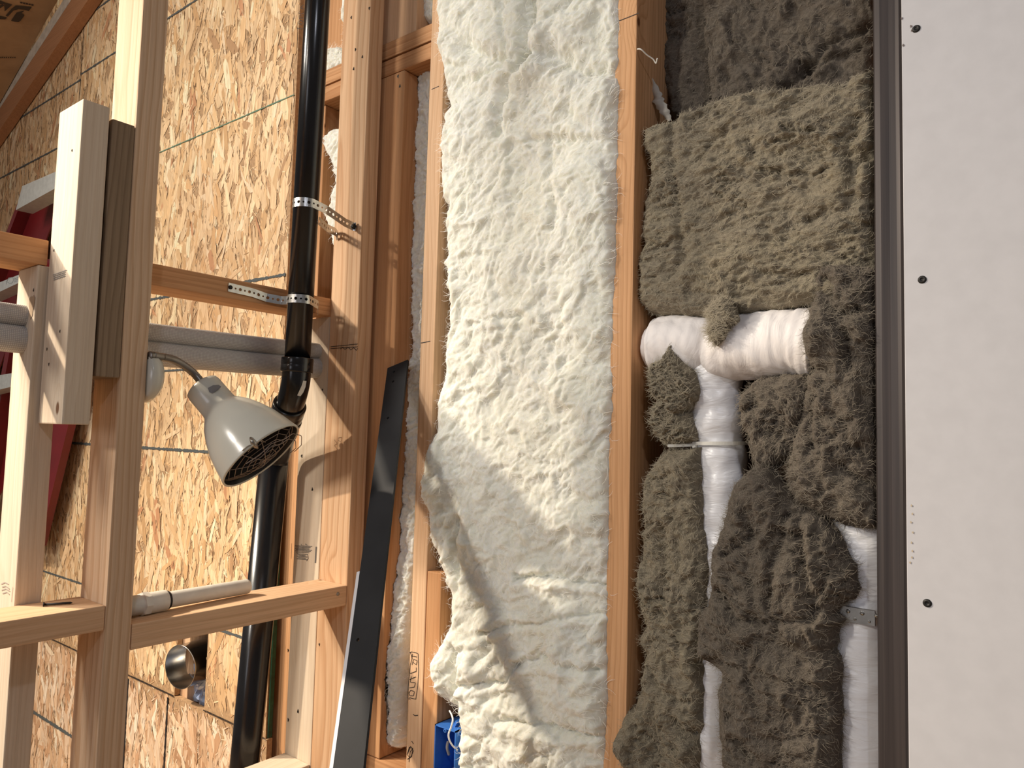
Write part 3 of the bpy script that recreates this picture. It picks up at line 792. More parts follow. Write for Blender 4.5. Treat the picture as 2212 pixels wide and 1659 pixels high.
GL = [('f', .10, .06, .009, .5, 0), ('f', .045, .018, .0055, .9, .12), ('b', .065, .030, .0030, 1.0, .12), ('c', .075, .012, .0080, 1.1, .10), ('c', .040, .007, .0035, 1.2, -.1), ('s', .050, .006, .0006, .9, .12), ('f', .012, .004, .0006, .8, .1), ('f', .0045, .002, .0004, .5, .3)]
GLV = [('f', .07, .09, .010, .5, 0), ('f', .030, .035, .0065, 1.0, .3), ('b', .045, .060, .0045, 1.0, .4), ('c', .030, .050, .0080, 1.2, .5), ('c', .030, .012, .0035, 1.2, -.2), ('s', .030, .007, .0007, 1.2, .1), ('f', .010, .005, .0006, .8, .1), ('f', .004, .003, .0004, .5, .3)]
gg = dict()
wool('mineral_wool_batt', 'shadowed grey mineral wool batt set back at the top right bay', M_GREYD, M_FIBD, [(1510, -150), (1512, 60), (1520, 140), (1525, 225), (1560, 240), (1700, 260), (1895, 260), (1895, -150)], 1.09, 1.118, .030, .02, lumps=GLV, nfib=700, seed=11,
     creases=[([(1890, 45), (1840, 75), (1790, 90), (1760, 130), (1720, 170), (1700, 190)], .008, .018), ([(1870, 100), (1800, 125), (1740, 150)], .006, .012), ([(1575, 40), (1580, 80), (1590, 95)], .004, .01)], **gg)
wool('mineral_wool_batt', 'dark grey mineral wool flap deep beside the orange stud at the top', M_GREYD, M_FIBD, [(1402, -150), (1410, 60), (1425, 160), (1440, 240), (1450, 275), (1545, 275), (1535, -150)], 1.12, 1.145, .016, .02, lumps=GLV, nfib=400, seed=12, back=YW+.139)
M2px = [(1381, 275), (1415, 262), (1455, 256), (1462, 243), (1490, 228), (1528, 215), (1570, 200), (1616, 187), (1660, 190), (1695, 187), (1740, 180), (1790, 172), (1822, 177), (1832, 162), (1860, 152), (1893, 146), (1893, 400), (1893, 640), (1850, 655), (1770, 650), (1749, 652), (1711, 661), (1650, 668), (1578, 675), (1540, 679), (1490, 682), (1440, 677), (1398, 674), (1385, 660), (1373, 650), (1376, 600), (1374, 550), (1385, 520), (1380, 480), (1384, 430), (1397, 405), (1399, 360), (1395, 335), (1386, 315), (1388, 300)]
wool('mineral_wool_batt', 'large grey-green mineral wool batt in the upper right bay, layered face', M_GREY, M_FIBG, M2px, 1.045, 1.068, .030, .022, step=.0020, lumps=GL, nfib=3000, flen=(.004, .016), seed=13,
     creases=[([(1690, 278), (1730, 285), (1760, 290)], .003, .012), ([(1665, 315), (1700, 308), (1725, 297)], .003, .010), ([(1620, 310), (1632, 325)], .008, .012), ([(1640, 370), (1700, 378), (1760, 382), (1805, 365)], .0035, .010), ([(1535, 320), (1555, 300), (1580, 280)], .005, .009),
              ([(1460, 240), (1452, 330), (1465, 440), (1480, 560), (1450, 600)], .006, .007), ([(1870, 340), (1850, 355)], .01, .02), ([(1850, 260), (1830, 330), (1850, 400), (1830, 460)], .007, .008), ([(1750, 475), (1800, 460)], .008, .012), ([(1600, 190), (1640, 220), (1680, 215)], .006, .007),
              ([(1640, 590), (1720, 600), (1745, 590)], .004, .008)], **gg)
wool('mineral_wool_tuft', 'torn tuft of mineral wool hanging over the white wrapped duct', M_GREY, M_FIBG, [(1535, 655), (1560, 640), (1575, 660), (1583, 690), (1565, 700), (1560, 730), (1545, 745), (1530, 735), (1522, 715), (1530, 690), (1520, 672)], 1.015, 1.022, .012, .012, step=.0013, lumps=[('b', .012, .020, .004, 1.1, .3), ('r', .006, .012, .003, 1.1, .3)], nfib=500, flen=(.006, .02), seed=14, back=1.05)
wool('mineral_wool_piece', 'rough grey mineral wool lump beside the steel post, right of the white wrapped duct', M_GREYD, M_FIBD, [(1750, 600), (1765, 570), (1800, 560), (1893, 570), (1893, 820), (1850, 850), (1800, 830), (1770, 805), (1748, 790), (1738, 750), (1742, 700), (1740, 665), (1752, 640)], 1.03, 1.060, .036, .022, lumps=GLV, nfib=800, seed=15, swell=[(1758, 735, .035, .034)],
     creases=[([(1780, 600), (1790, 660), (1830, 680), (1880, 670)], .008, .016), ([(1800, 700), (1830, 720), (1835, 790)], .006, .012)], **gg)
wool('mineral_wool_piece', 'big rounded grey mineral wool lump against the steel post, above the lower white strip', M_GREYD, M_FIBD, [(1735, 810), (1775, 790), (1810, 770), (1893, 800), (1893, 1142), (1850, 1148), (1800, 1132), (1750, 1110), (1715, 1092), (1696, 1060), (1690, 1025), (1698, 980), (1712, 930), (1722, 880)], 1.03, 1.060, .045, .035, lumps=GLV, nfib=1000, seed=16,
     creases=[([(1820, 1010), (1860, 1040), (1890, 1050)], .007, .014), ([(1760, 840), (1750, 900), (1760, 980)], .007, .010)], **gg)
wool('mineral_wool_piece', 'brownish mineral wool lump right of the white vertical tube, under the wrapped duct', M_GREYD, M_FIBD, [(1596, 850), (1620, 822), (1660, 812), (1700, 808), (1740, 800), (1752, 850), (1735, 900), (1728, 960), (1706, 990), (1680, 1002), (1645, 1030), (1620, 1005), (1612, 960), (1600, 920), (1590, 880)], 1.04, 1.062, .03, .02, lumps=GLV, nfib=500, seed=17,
     creases=[([(1620, 850), (1640, 870), (1620, 885)], .006, .010)], **gg)
M5px = [(1612, 1015), (1650, 1010), (1700, 1060), (1725, 1090), (1765, 1118), (1800, 1150), (1815, 1190), (1838, 1225), (1844, 1280), (1838, 1300), (1808, 1312), (1800, 1330), (1818, 1345), (1800, 1365), (1796, 1410), (1806, 1450), (1805, 1700), (1560, 1700), (1545, 1600), (1540, 1500), (1548, 1462), (1528, 1440), (1500, 1420), (1495, 1390), (1502, 1330), (1520, 1310), (1528, 1250), (1530, 1200), (1545, 1150), (1560, 1100), (1575, 1050)]
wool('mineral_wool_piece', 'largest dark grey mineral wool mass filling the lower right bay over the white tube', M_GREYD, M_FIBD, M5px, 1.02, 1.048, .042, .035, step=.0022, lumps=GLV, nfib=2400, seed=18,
     creases=[([(1700, 1060), (1705, 1110), (1680, 1180), (1670, 1260), (1665, 1310)], .007, .014), ([(1725, 1110), (1730, 1180), (1750, 1250), (1765, 1320)], .006, .012), ([(1620, 1100), (1625, 1160), (1570, 1200)], .006, .010), ([(1560, 1280), (1600, 1340), (1680, 1340), (1760, 1335)], .007, .012), ([(1620, 1400), (1630, 1480), (1650, 1540)], .007, .010), ([(1600, 1600), (1630, 1640)], .007, .012), ([(1540, 1430), (1600, 1440)], .006, .012)], **gg)
wool('mineral_wool_piece', 'crumpled greenish mineral wool piece just below the left end of the wrapped duct', M_GREY, M_FIBG, [(1393, 812), (1400, 785), (1425, 770), (1438, 745), (1452, 740), (1462, 765), (1480, 790), (1495, 815), (1500, 830), (1495, 860), (1480, 880), (1455, 905), (1440, 895), (1425, 870), (1400, 855)], 1.03, 1.058, .038, .018, step=.0015, lumps=[('b', .022, .018, .010, 1.2, .7), ('r', .012, .010, .006, 1.2, .2), ('f', .005, .005, .0014, .6, 0)], nfib=500, seed=19, **gg)
wool('mineral_wool_piece', 'crumpled greenish mineral wool piece beside the cable tie, second lump from the duct', M_GREY, M_FIBG, [(1396, 900), (1405, 870), (1430, 860), (1460, 880), (1482, 890), (1496, 930), (1498, 955), (1460, 965), (1430, 962), (1405, 940)], 1.04, 1.066, .034, .016, step=.0015, lumps=[('b', .022, .018, .009, 1.2, .2), ('r', .012, .010, .006, 1.2, .9), ('f', .005, .005, .0014, .6, 0)], nfib=400, seed=20, **gg)
M6px = [(1405, 1000), (1430, 972), (1500, 965), (1506, 1060), (1508, 1130), (1518, 1200), (1520, 1260), (1515, 1330), (1506, 1400), (1508, 1500), (1503, 1600), (1500, 1700), (1350, 1700), (1336, 1620), (1338, 1590), (1350, 1530), (1366, 1525), (1378, 1480), (1385, 1420), (1374, 1385), (1372, 1375), (1385, 1360), (1371, 1300), (1370, 1240), (1382, 1180), (1380, 1130), (1376, 1100), (1380, 1040)]
wool('mineral_wool_batt', 'long greenish mineral wool strip between the orange stud and the white tube', M_GREY, M_FIBG, M6px, 1.035, 1.065, .034, .022, step=.0020, lumps=GLV, nfib=2000, seed=21,
     creases=[([(1430, 1140), (1440, 1250), (1430, 1290)], .006, .008), ([(1380, 1145), (1410, 1130)], .004, .010), ([(1400, 1440), (1440, 1500), (1480, 1520)], .007, .010), ([(1460, 1560), (1500, 1600)], .008, .012)],
     swell=[(1345, 1600, .03, .034), (1380, 1540, .02, .012)], **gg)

th_ = tube('torn_thread', smooth_path([onY(1377, 106, 1.0285), onY(1385, 107, 1.028), onY(1398, 119, 1.04), onY(1411, 128, 1.05), onY(1417, 137, 1.055), onY(1420, 126, 1.05)], 6), .0011, M_FIBW, seg=6)
tag(th_, 'thin torn white fibre caught on the side of the orange stud near the top', 'fibre')
sp_ = smooth_path([onY(1406, 170, 1.085), onY(1418, 200, 1.09), onY(1424, 222, 1.088), (onY(1438, 245, 1.09)), onY(1447, 262, 1.092)], 6)
n_ = len(sp_); V = []; Fc = []
for i in range(n_):
    w_ = .002+.007*math.sin(math.pi*i/(n_-1))*(1+.3*math.sin(i*1.9))
    for l in (0, .0012): V += [sp_[i]+Vector((-w_, l+.003*math.sin(i), 0)), sp_[i]+Vector((w_, l, .001))]
for i in range(n_-1):
    b0 = 4*i; Fc += [(b0, b0+1, b0+5, b0+4), (b0+2, b0+6, b0+7, b0+3), (b0, b0+4, b0+6, b0+2), (b0+1, b0+3, b0+7, b0+5)]
tag(mobj('paper_scrap', V, Fc, plain('greyish_paper', (.45, .42, .37), .8), smooth=True), 'narrow torn pale paper scrap behind the orange stud at the top', 'paper scrap')

# ------------------------------------------------------------------ wrapped ducts and tubes
def wrinkle(seed, amp, nlen):
    ra = random.Random(seed)
    def f(i, a):
        x = np.array([math.cos(a)*1.3+i*.13]); y = np.array([math.sin(a)*1.3+i*.05])
        return float(amp*(fbm(x, y, 4, seed)[0] + .5*abs(perlin(x*3, y*3, seed+2)[0])))
    return f


m_wrap, nt, b = nmat('white_woven_wrap')
wr = tex(nt, 'ShaderNodeTexNoise', mapping(nt, coords(nt), (1, 1, .6)), Scale=16.0, Detail=5.0, Distortion=1.2)
b.inputs['Base Color'].default_value = (.86, .82, .80, 1); b.inputs['Roughness'].default_value = .6; bump(nt, b, wr.outputs['Fac'], .8, .006)
m_film, nt, b = nmat('glossy_white_film')
wr = tex(nt, 'ShaderNodeTexNoise', mapping(nt, coords(nt), (.6, .6, 2.6)), Scale=30.0, Detail=3.0, Distortion=1.0)
b.inputs['Base Color'].default_value = (.88, .88, .90, 1); b.inputs['Roughness'].default_value = .28; bump(nt, b, wr.outputs['Fac'], .55, .004)
YD = 1.078
pth = [onY(u, v, YD) for u, v in [(1402, 748), (1425, 748), (1460, 744), (1500, 746), (1535, 747), (1560, 752), (1600, 750), (1650, 745), (1700, 742), (1735, 742), (1768, 745)]]
pth = smooth_path(pth, 6)
rad = [(.032 if i < 5 else .0455)+.0006*math.sin(i*1.7)-(.005*math.exp(-((i-25)/3.)**2))+(.003 if i > 28 else 0) for i in range(len(pth))]
rad[0] = .022
d = tube('wrapped_duct', pth, rad, m_wrap, seg=64, disp=wrinkle(3, .06, 1)); tag(d, 'white cloth wrapped duct lying horizontally between mineral wool pieces', 'duct')
pth = smooth_path([onY(u, v, 1.094) for u, v in [(1545, 790), (1543, 850), (1550, 900), (1553, 960), (1558, 1030), (1560, 1100), (1558, 1160), (1560, 1250), (1552, 1350), (1542, 1450), (1535, 1550), (1535, 1700)]], 9)
rad = [.0425+.0012*math.sin(i*.7)-.0035*math.exp(-((i-27)/2.5)**2)-.0085*min(1, i/110) for i in range(len(pth))]
d2 = tube('wrapped_pipe', pth, rad, m_film, seg=48, disp=wrinkle(9, .05, 1)); tag(d2, 'glossy white plastic wrapped vertical tube with a cable tie round it', 'pipe')
# cable tie: band, head, tail
tie = empty('cable_tie', tuple(onY(1553, 961, 1.05))); tag(tie, 'white plastic cable tie strapped round the wrapped vertical tube', 'cable tie')
m_tie = plain('milky_nylon', (.80, .78, .70), .4)
c = onY(1553, 961, 1.094); ring = []
for k in range(33):
    a = math.pi*(.02+.96*k/32); ring.append((c[0]-.0435*math.cos(a), 1.094-.0435*math.sin(a), c[2]+.001*k/8))
V = []; Fc = []
for p in ring:
    q = Vector(p); rr_ = Vector((q.x-c[0], q.y-1.094, 0)).normalized()*.0014
    V += [q+Vector((0, 0, -.0026)), q+Vector((0, 0, .0026)), q+rr_+Vector((0, 0, .0026)), q+rr_+Vector((0, 0, -.0026))]
for i in range(32):
    for k in range(4): Fc.append((4*i+k, 4*i+(k+1) % 4, 4*i+4+(k+1) % 4, 4*i+4+k))
pin(mobj('band', V, Fc, m_tie), tie)
h0 = Vector(onY(1501, 961, 1.058)); bm = bmesh.new(); add_box(bm, -.0035, .0035, -.003, .003, -.005, .005, Matrix.Translation(h0)); bmesh.ops.bevel(bm, geom=bm.edges[:], offset=.001, segments=2, affect='EDGES'); pin(bmobj('head', bm, m_tie), tie)
t0 = Vector(onY(1442, 963, 1.035)); bm = bmesh.new(); dirv = h0-t0; L = dirv.length
add_box(bm, 0, L, -.0006, .0006, -.0021, .0021, Matrix.Translation(t0) @ dirv.to_track_quat('X', 'Z').to_matrix().to_4x4()); pin(bmobj('tail', bm, m_tie), tie)
# lower right white wrapped tube + bracket
pth = smooth_path([onY(u, v, 1.10) for u, v in [(1858, 1100), (1862, 1200), (1860, 1300), (1858, 1400), (1860, 1500), (1862, 1700)]], 8)
d3 = tube('wrapped_pipe', pth, .046, m_film, seg=40, disp=wrinkle(19, .06, 1)); tag(d3, 'white plastic wrapped tube at lower right behind the steel post', 'pipe')
q0 = onY(1808, 1322, 1.050); q1 = onY(1892, 1322, 1.050)
bm = bmesh.new(); add_box(bm, q0[0], q1[0], 1.0470, 1.0485, q0[2]-.010, q0[2]+.010)
bmesh.ops.bevel(bm, geom=bm.edges[:], offset=.0006, segments=1, affect='EDGES')
for k in range(7):
    cx_ = q0[0]+.006+k*.0085
    ret = bmesh.ops.create_uvsphere(bm, u_segments=10, v_segments=6, radius=.0028 if k % 2 else .0018, matrix=Matrix.Translation((cx_, 1.0468, q0[2]+(.004 if k % 2 else -.005))))
st3 = bmobj('metal_strap', bm, M_STEEL); tag(st3, 'shiny metal strap round the white tube at the lower right', 'strap')

# ------------------------------------------------------------------ black drain pipe
pipe = empty('drain_pipe', (-1.2, .88, EYE)); tag(pipe, 'black plastic drain pipe running vertically down and bending behind the lamp', 'pipe')
top = Vector(onX(697, -60, -1.2)); top.z = TOP+EYE; pA = Vector((-1.1995, .881, top.z)); pB = Vector((-1.212, .872, .125+EYE))
pin(tube('upper_pipe', [pA, pB], .0245, M_ABS, seg=40), pipe)


def hub(name, a, b, r, par=pipe, mat=M_ABS):
    a = Vector(a); b = Vector(b); dr = (b-a); L = dr.length; mt = Matrix.Translation(a) @ dr.to_track_quat('Z', 'Y').to_matrix().to_4x4()
    V, Fc = lathe_geo([(r*.86, 0), (r*.985, 0), (r, .0015), (r, L*.45), (r*.985, L*.5), (r, L*.55), (r, L-.002), (r*.98, L), (r*.86, L)], mt, 40)
    return pin(mobj(name, V, Fc, mat, smooth=True), par)


hub('hub_collar', pB+Vector((.0004, .0004, .012)), pB+Vector((-.0002, -.0002, -.016)), .0305)
e = [pB+Vector((0, 0, -.012)), pB+Vector((-.0012, 0, -.030)), pB+Vector((-.006, .001, -.046)), pB+Vector((-.017, .004, -.066)), pB+Vector((-.034, .010, -.084)), pB+Vector((-.052, .016, -.103))]
ep = smooth_path(e, 8); pin(tube('elbow', ep, .0272, M_ABS, seg=40), pipe)
hub('hub_collar', ep[-12], ep[-4]+(ep[-1]-ep[-4])*.8, .0325)
hub('hub_collar', ep[-4]+(ep[-1]-ep[-4])*1.2, ep[-1]+(ep[-1]-ep[-4])*1.3, .0335)
lowtop = Vector((-1.357, .93, -.075+EYE)); lowbot = Vector((-1.4105, .93, -.72+EYE)); dlow = (lowbot-lowtop).normalized()
e2 = [ep[-1], ep[-1]+(ep[-1]-ep[-4])*2.2, lowtop+Vector((.02, -.006, .03)), lowtop+Vector((.004, 0, .01)), lowtop+dlow*.02]
pin(tube('lower_elbow', smooth_path(e2, 8), .0285, M_ABS, seg=40), pipe)
pin(tube('lower_pipe', [lowtop, lowtop+dlow*1.3], .0302, M_ABS, seg=40), pipe)
# white sticker on the elbow
m_stk = plain('pale_sticker', (.72, .70, .62), .6)
sv = []
for (u, v) in [(655, 822), (662, 823), (660, 836), (655, 848), (649, 856), (642, 854), (648, 842), (652, 832)]:
    r = Vector(ray(u, v)); best = None
    for k in range(800):
        t = 1.2+k*.0006; p = Vector(CAM)+r*t
        if min((p-q).length for q in ep) < .0284: best = p; break
    sv.append(best if best else Vector(CAM)+r*1.40)
pin(mobj('sticker', sv, [tuple(range(len(sv)))], m_stk), pipe)

# ------------------------------------------------------------------ perforated straps
def strap(name, path, normals_hint, width, label, par_thing=True, hole=(.0030, .0019), pitch=.0095, mat=M_STEEL, thick=.0007):
    P, T, _ = frames(path); n = len(P)
    cum = [0]
    for i in range(1, n): cum.append(cum[-1]+(P[i]-P[i-1]).length)
    Ltot = cum[-1]

    def at(s, t, lift):
        s = max(0, min(Ltot, s)); i = 0
        while i < n-2 and cum[i+1] < s: i += 1
        f = (s-cum[i])/max(1e-9, cum[i+1]-cum[i]); p = P[i].lerp(P[i+1], f); tg = T[i].lerp(T[i+1], f).normalized()
        wv = Vector(normals_hint); wv = (wv-tg*wv.dot(tg)).normalized(); nn = tg.cross(wv)
        return p+wv*t+nn*lift
    cells = int(Ltot/pitch); pt = Ltot/cells; V = []; Fc = []; hw = width/2; K = 16
    for c_ in range(cells):
        s0_ = c_*pt; sc_ = s0_+pt/2; r = hole[c_ % 2]
        oi = []
        for k in range(K):
            a = 2*math.pi*k/K; ca_, sa_ = math.cos(a), math.sin(a); q = max(abs(ca_), abs(sa_))
            oi.append((ca_/q, sa_/q, ca_, sa_))
        for lift in (0, thick):
            base = len(V)
            for (ox_, oy_, ca_, sa_) in oi:
                V.append(at(sc_+ox_*pt/2, oy_*hw, lift)); V.append(at(sc_+ca_*r, sa_*r, lift))
            for k in range(K):
                k2 = (k+1) % K; Fc.append((base+2*k, base+2*k2, base+2*k2+1, base+2*k+1))
        b0 = len(V)-4*K; b1 = len(V)-2*K
        for k in range(K):
            k2 = (k+1) % K; Fc.append((b0+2*k+1, b0+2*k2+1, b1+2*k2+1, b1+2*k+1)); Fc.append((b0+2*k, b1+2*k, b1+2*k2, b0+2*k2))
    return mobj(name, V, Fc, mat)


# upper strap: loops round the pipe, both ends run back to the end stud
pc = pA.lerp(pB, (pA.z-(.44+EYE))/(pA.z-pB.z)); zc = pc.z
def arc(c, r, a0, a1, z0, z1, n=20): return [Vector((c.x+r*math.cos(a0+(a1-a0)*k/n), c.y+r*math.sin(a0+(a1-a0)*k/n), z0+(z1-z0)*k/n)) for k in range(n+1)]
r_ = .0255
tipU = Vector(onY(768, 491, .9825)); tipL = Vector(onY(733, 507, .9825))
pathU = [tipL+Vector((-.004, 0, -.004)), tipL, Vector((pc.x-.010, pc.y+.050, tipL.z+.006))] if False else []
up1 = arc(pc, r_, math.radians(190), math.radians(355), zc-.001, zc-.001) + [Vector((pc.x+.0262, pc.y+.03, zc-.006)), Vector((tipU.x+.0, .955, tipU.z+.003)), tipU+Vector((0, -.0035, 0)), tipU+Vector((.006, -.004, 0))]
sU = strap('hanger_strap', up1, (0, 0, 1), .0175, None); tag(sU, 'perforated metal hanger strap wrapped round the upper black pipe', 'strap')
up2 = [Vector((pc.x-.0240, pc.y+.008, zc-.004)), Vector((pc.x-.030, pc.y+.035, zc-.012)), Vector((pc.x-.040, pc.y+.065, zc-.022)), tipL+Vector((0.0, -.0020, 0)), tipL+Vector((.004, -.003, 0))]
up2 = [Vector((pc.x+.0205, pc.y+.016, zc-.030)), Vector((pc.x+.003, pc.y+.050, zc-.034)), tipL+Vector((.004, -.014, .002)), tipL+Vector((-.001, -.003, -.002)), tipL+Vector((-.008, -.002, -.004))]
sL = strap('strap_end', up2, (0, 0, 1), .0165, None); pin(sL, sU)
scr = empty('screw', tuple(tipU)); tag(scr, 'dark hex screw fixing the upper hanger strap to the end stud', 'screw')
V, Fc = lathe_geo([(.0001, .007), (.004, .007), (.005, .005), (.005, .002), (.0075, .0015), (.0075, 0)], Matrix.Translation(tipU+Vector((0, -.003, 0))) @ Matrix.Rotation(math.pi/2, 4, 'X'), 6)
pin(mobj('screw_head', V, Fc, M_SCREW), scr)
# lower strap: nailed to the blocking's side face, hugs the pipe
zl = onX(640, 641, -1.19)[2]; pc2 = pA.lerp(pB, (pA.z-zl)/(pA.z-pB.z))
s0_ = Vector(onX(493, 620, XM+.001)); s1_ = Vector(onX(545, 632, XM+.0015)); s2_ = Vector(onX(576, 643, XM+.004))
low = [s0_, s1_, s2_, Vector((pc2.x-.030, pc2.y-.022, zl-.002))] + arc(pc2, r_, math.radians(215), math.radians(365), zl-.001, zl-.002) + [Vector((pc2.x+.012, pc2.y+.032, zl-.006)), Vector((XM+.004, pc2.y+.075, zl-.008))]
sB = strap('hanger_strap', low, (0, 0, 1), .0165, None); tag(sB, 'perforated metal hanger strap nailed to the upper blocking and round the lower pipe', 'strap')
V, Fc = lathe_geo([(.0001, .003), (.003, .0026), (.004, .001), (.004, 0)], Matrix.Translation(s0_+Vector((.001, .004, 0))) @ Matrix.Rotation(math.pi/2, 4, 'Y'), 16)
pin(mobj('nail_head', V, Fc, M_SCREW, smooth=True), sB)

# ------------------------------------------------------------------ woven hoses through the partition
m_hose, nt, b = nmat('grey_woven_sleeve')
co = coords(nt)
wx = tex(nt, 'ShaderNodeTexWave', mapping(nt, co, (1, 1, 1)), wave_type='BANDS', bands_direction='Y', Scale=115.0)
wz = tex(nt, 'ShaderNodeTexWave', mapping(nt, co, (1, 1, 1)), wave_type='BANDS', bands_direction='Z', Scale=115.0)
mm = nt.nodes.new('ShaderNodeMath'); mm.operation = 'MULTIPLY'; nt.links.new(wx.outputs['Fac'], mm.inputs[0]); nt.links.new(wz.outputs['Fac'], mm.inputs[1])
nt.links.new(ramp(nt, mm.outputs[0], [(0, (.40, .385, .37)), (.6, (.66, .645, .62))]), b.inputs['Base Color']); b.inputs['Roughness'].default_value = .7
bump(nt, b, mm.outputs[0], .5, .0012)
xh = -1.300
for nm, zz, rr_, lab in (('woven_hose', .1630, .0170, 'upper grey woven sleeved hose running through the partition studs'), ('woven_hose', .1265, .0215, 'lower thicker grey woven sleeved hose running through the partition studs')):
    pth = smooth_path([(xh, .05, zz+.004+EYE), (xh, .30, zz+.002+EYE), (xh-.001, .45, zz+EYE), (xh, .62, zz-.001+EYE), (xh+.003, .80, zz+EYE), (xh+.001, 1.00, zz+.004+EYE)], 8)
    h = tube(nm, pth, rr_, m_hose, seg=36); tag(h, lab, 'hose', 'woven hoses through the partition' if False else None)
# bored hole edge on the left stud above the hoses
disc_on_Y([(69, 660)], .4316, .011, plain('bored_hole_wood', (.42, .30, .19), .9), G_, 'bored_hole', elong=1.6)

# ------------------------------------------------------------------ clamp lamp
lamp = empty('clamp_lamp', tuple(onX(324, 810, XP))); tag(lamp, 'pale grey bell shaped work lamp on a gooseneck with a wire guard', 'lamp')
m_lamp = plain('cream_enamel', (.60, .585, .51), .22, 0, .5, noise=(14, .06, .02))
m_dark = plain('lamp_inside_dark', (.03, .027, .025), .35, .3)
m_wire = plain('guard_wire', (.23, .19, .17), .4, .8)
m_goose = plain('gooseneck_steel', (.22, .20, .18), .38, .85)
dC = 1.235   # distance along the view axis to the lamp


def at_depth(u, v, d): return Vector(CAM + ray(u, v)*d)


rimc = at_depth(566, 985, dC-.010); neck = at_depth(452, 853, dC+.012)
ax = (rimc-neck); Ls = ax.length; q = ax.to_track_quat('Z', 'Y').to_matrix().to_4x4(); mt = Matrix.Translation(neck) @ q
Rm = .0735
prof = [(.0285, -.018), (.0295, -.012), (.0298, .020), (.0305, Ls*.22), (.036, Ls*.27), (.0455, Ls*.36), (.0555, Ls*.50), (.0640, Ls*.66), (.0700, Ls*.84), (Rm*.995, Ls*.955), (Rm*1.012, Ls*.985), (Rm*1.012, Ls)]
V, Fc = lathe_geo([(.0001, -.0235), (.014, -.0230), (.023, -.0215)]+prof+[(Rm*.985, Ls+.0012), (Rm*.965, Ls-.001)], mt, 72); pin(mobj('lamp_shade', V, Fc, m_lamp, smooth=True), lamp)
V, Fc = lathe_geo([(Rm*.965, Ls-.001)]+[(max(.02, r-.004), z) for r, z in prof[::-1][2:-3]]+[(.0001, Ls*.2)], mt, 72); pin(mobj('shade_lining', V, Fc, m_dark, smooth=True), lamp)
# bulb holder inside
V, Fc = lathe_geo([(.0001, Ls*.62), (.018, Ls*.60), (.030, Ls*.52), (.022, Ls*.35), (.014, Ls*.25)], mt, 32); pin(mobj('bulb', V, Fc, plain('dark_bulb', (.05, .045, .04), .15), smooth=True), lamp)
parts = []


def ringp(r, z, n=10, wob=.0, rot=0): return [mt @ Vector(((r+(wob if k % 2 else 0))*math.cos(2*math.pi*k/n+rot), (r+(wob if k % 2 else 0))*math.sin(2*math.pi*k/n+rot), z)) for k in range(n+1)]


def dome(r): return Ls - .012 + .020*(1-(r/Rm)**2)


for j, r in enumerate((.011, .021, .031, .041, .051, .060, .068)):
    parts.append(tube_geo(ringp(r, dome(r), 10 if j < 6 else 24, 0.0 if j in (0, 6) else .0035), .0007, 6, False))
for k in range(10):
    a = 2*math.pi*k/10; parts.append(tube_geo([mt @ Vector((r*math.cos(a), r*math.sin(a), dome(r)+.0005)) for r in (0, .011, .021, .031, .041, .051, .060, .068, .0715)], .00075, 6, False))
for r in (.055, .067): # proud lower wires of the guard
    pp = []
    for k in range(9):
        a = math.radians(20+k*20); pp.append(mt @ (q.to_3x3().inverted() @ Vector((0, 0, 0)) + Vector((r*math.cos(a)*1.03, r*math.sin(a)*1.03, Ls+.014+(.004 if k % 2 else 0)))))
    parts.append(tube_geo(pp, .0007, 6, False))
V, Fc = merge(parts); pin(mobj('wire_guard', V, Fc, m_wire, smooth=True), lamp)
# spring clip on the rim
def nearest_surf(u, v):
    r = Vector(ray(u, v)); inv = mt.inverted()
    for k in range(600):
        p = Vector(CAM)+r*(1.10+k*.0005); l = inv @ p; rad_ = math.hypot(l.x, l.y)
        if -.02 < l.z < Ls:
            for (ra, za), (rb, zb) in zip(prof[:-1], prof[1:]):
                if za <= l.z <= zb and rad_ < ra+(rb-ra)*(l.z-za)/(zb-za)+.0012: return p
    return Vector(CAM)+r*1.2


cp = [nearest_surf(u, v) for u, v in [(541, 945), (546, 955), (551, 962), (556, 968)]]
parts = [tube_geo(cp, [.0018, .0045, .0042, .0020], 10)]
for l in ([(551, 960), (540, 962), (533, 966), (525, 974)], [(553, 962), (543, 968), (537, 976)], [(555, 962), (561, 953), (568, 952), (574, 955)]):
    parts.append(tube_geo([nearest_surf(*p)+Vector((0, -.001, 0)) for p in l], .0008, 6))
V, Fc = merge(parts); pin(mobj('guard_clip', V, Fc, plain('worn_clip_metal', (.33, .30, .26), .3, .8), smooth=True), lamp)
# sticker on the neck
sv = []; lt = mt.inverted()
for (u, v) in [(449, 838), (460, 832), (472, 831), (478, 835), (470, 843), (458, 850), (452, 847)]:
    p = nearest_surf(u, v); sv.append(p-Vector(ray(u, v))*.0012)
pin(mobj('rating_label', sv, [tuple(range(len(sv)))], plain('label_print', (.20, .19, .19), .5)), lamp)
# gooseneck, ribbed
gp = smooth_path([at_depth(322, 768, 1.17), at_depth(340, 770, 1.185), at_depth(372, 776, 1.215), at_depth(398, 790, 1.235), at_depth(420, 808, 1.247), at_depth(437, 829, 1.248), neck+(neck-rimc).normalized()*.006], 14)
pin(tube('gooseneck', gp, [.0060+.0008*(k % 2) for k in range(len(gp))], m_goose, lamp and None, seg=18), lamp)
pin(tube('gooseneck_ferrule', gp[8:20], .0068, m_goose, None, seg=18), lamp)
# round clamp body behind the stud
cb = Vector((XP-.028, .5645, onX(325, 812, XP)[2])); mtb = Matrix.Translation(cb) @ Matrix.Rotation(-math.pi/2, 4, 'X')
V, Fc = lathe_geo([(.0001, 0), (.041, 0), (.043, .004), (.042, .014), (.034, .024), (.018, .030), (.0001, .031)], mtb, 40); pin(mobj('clamp_body', V, Fc, m_lamp, smooth=True), lamp)

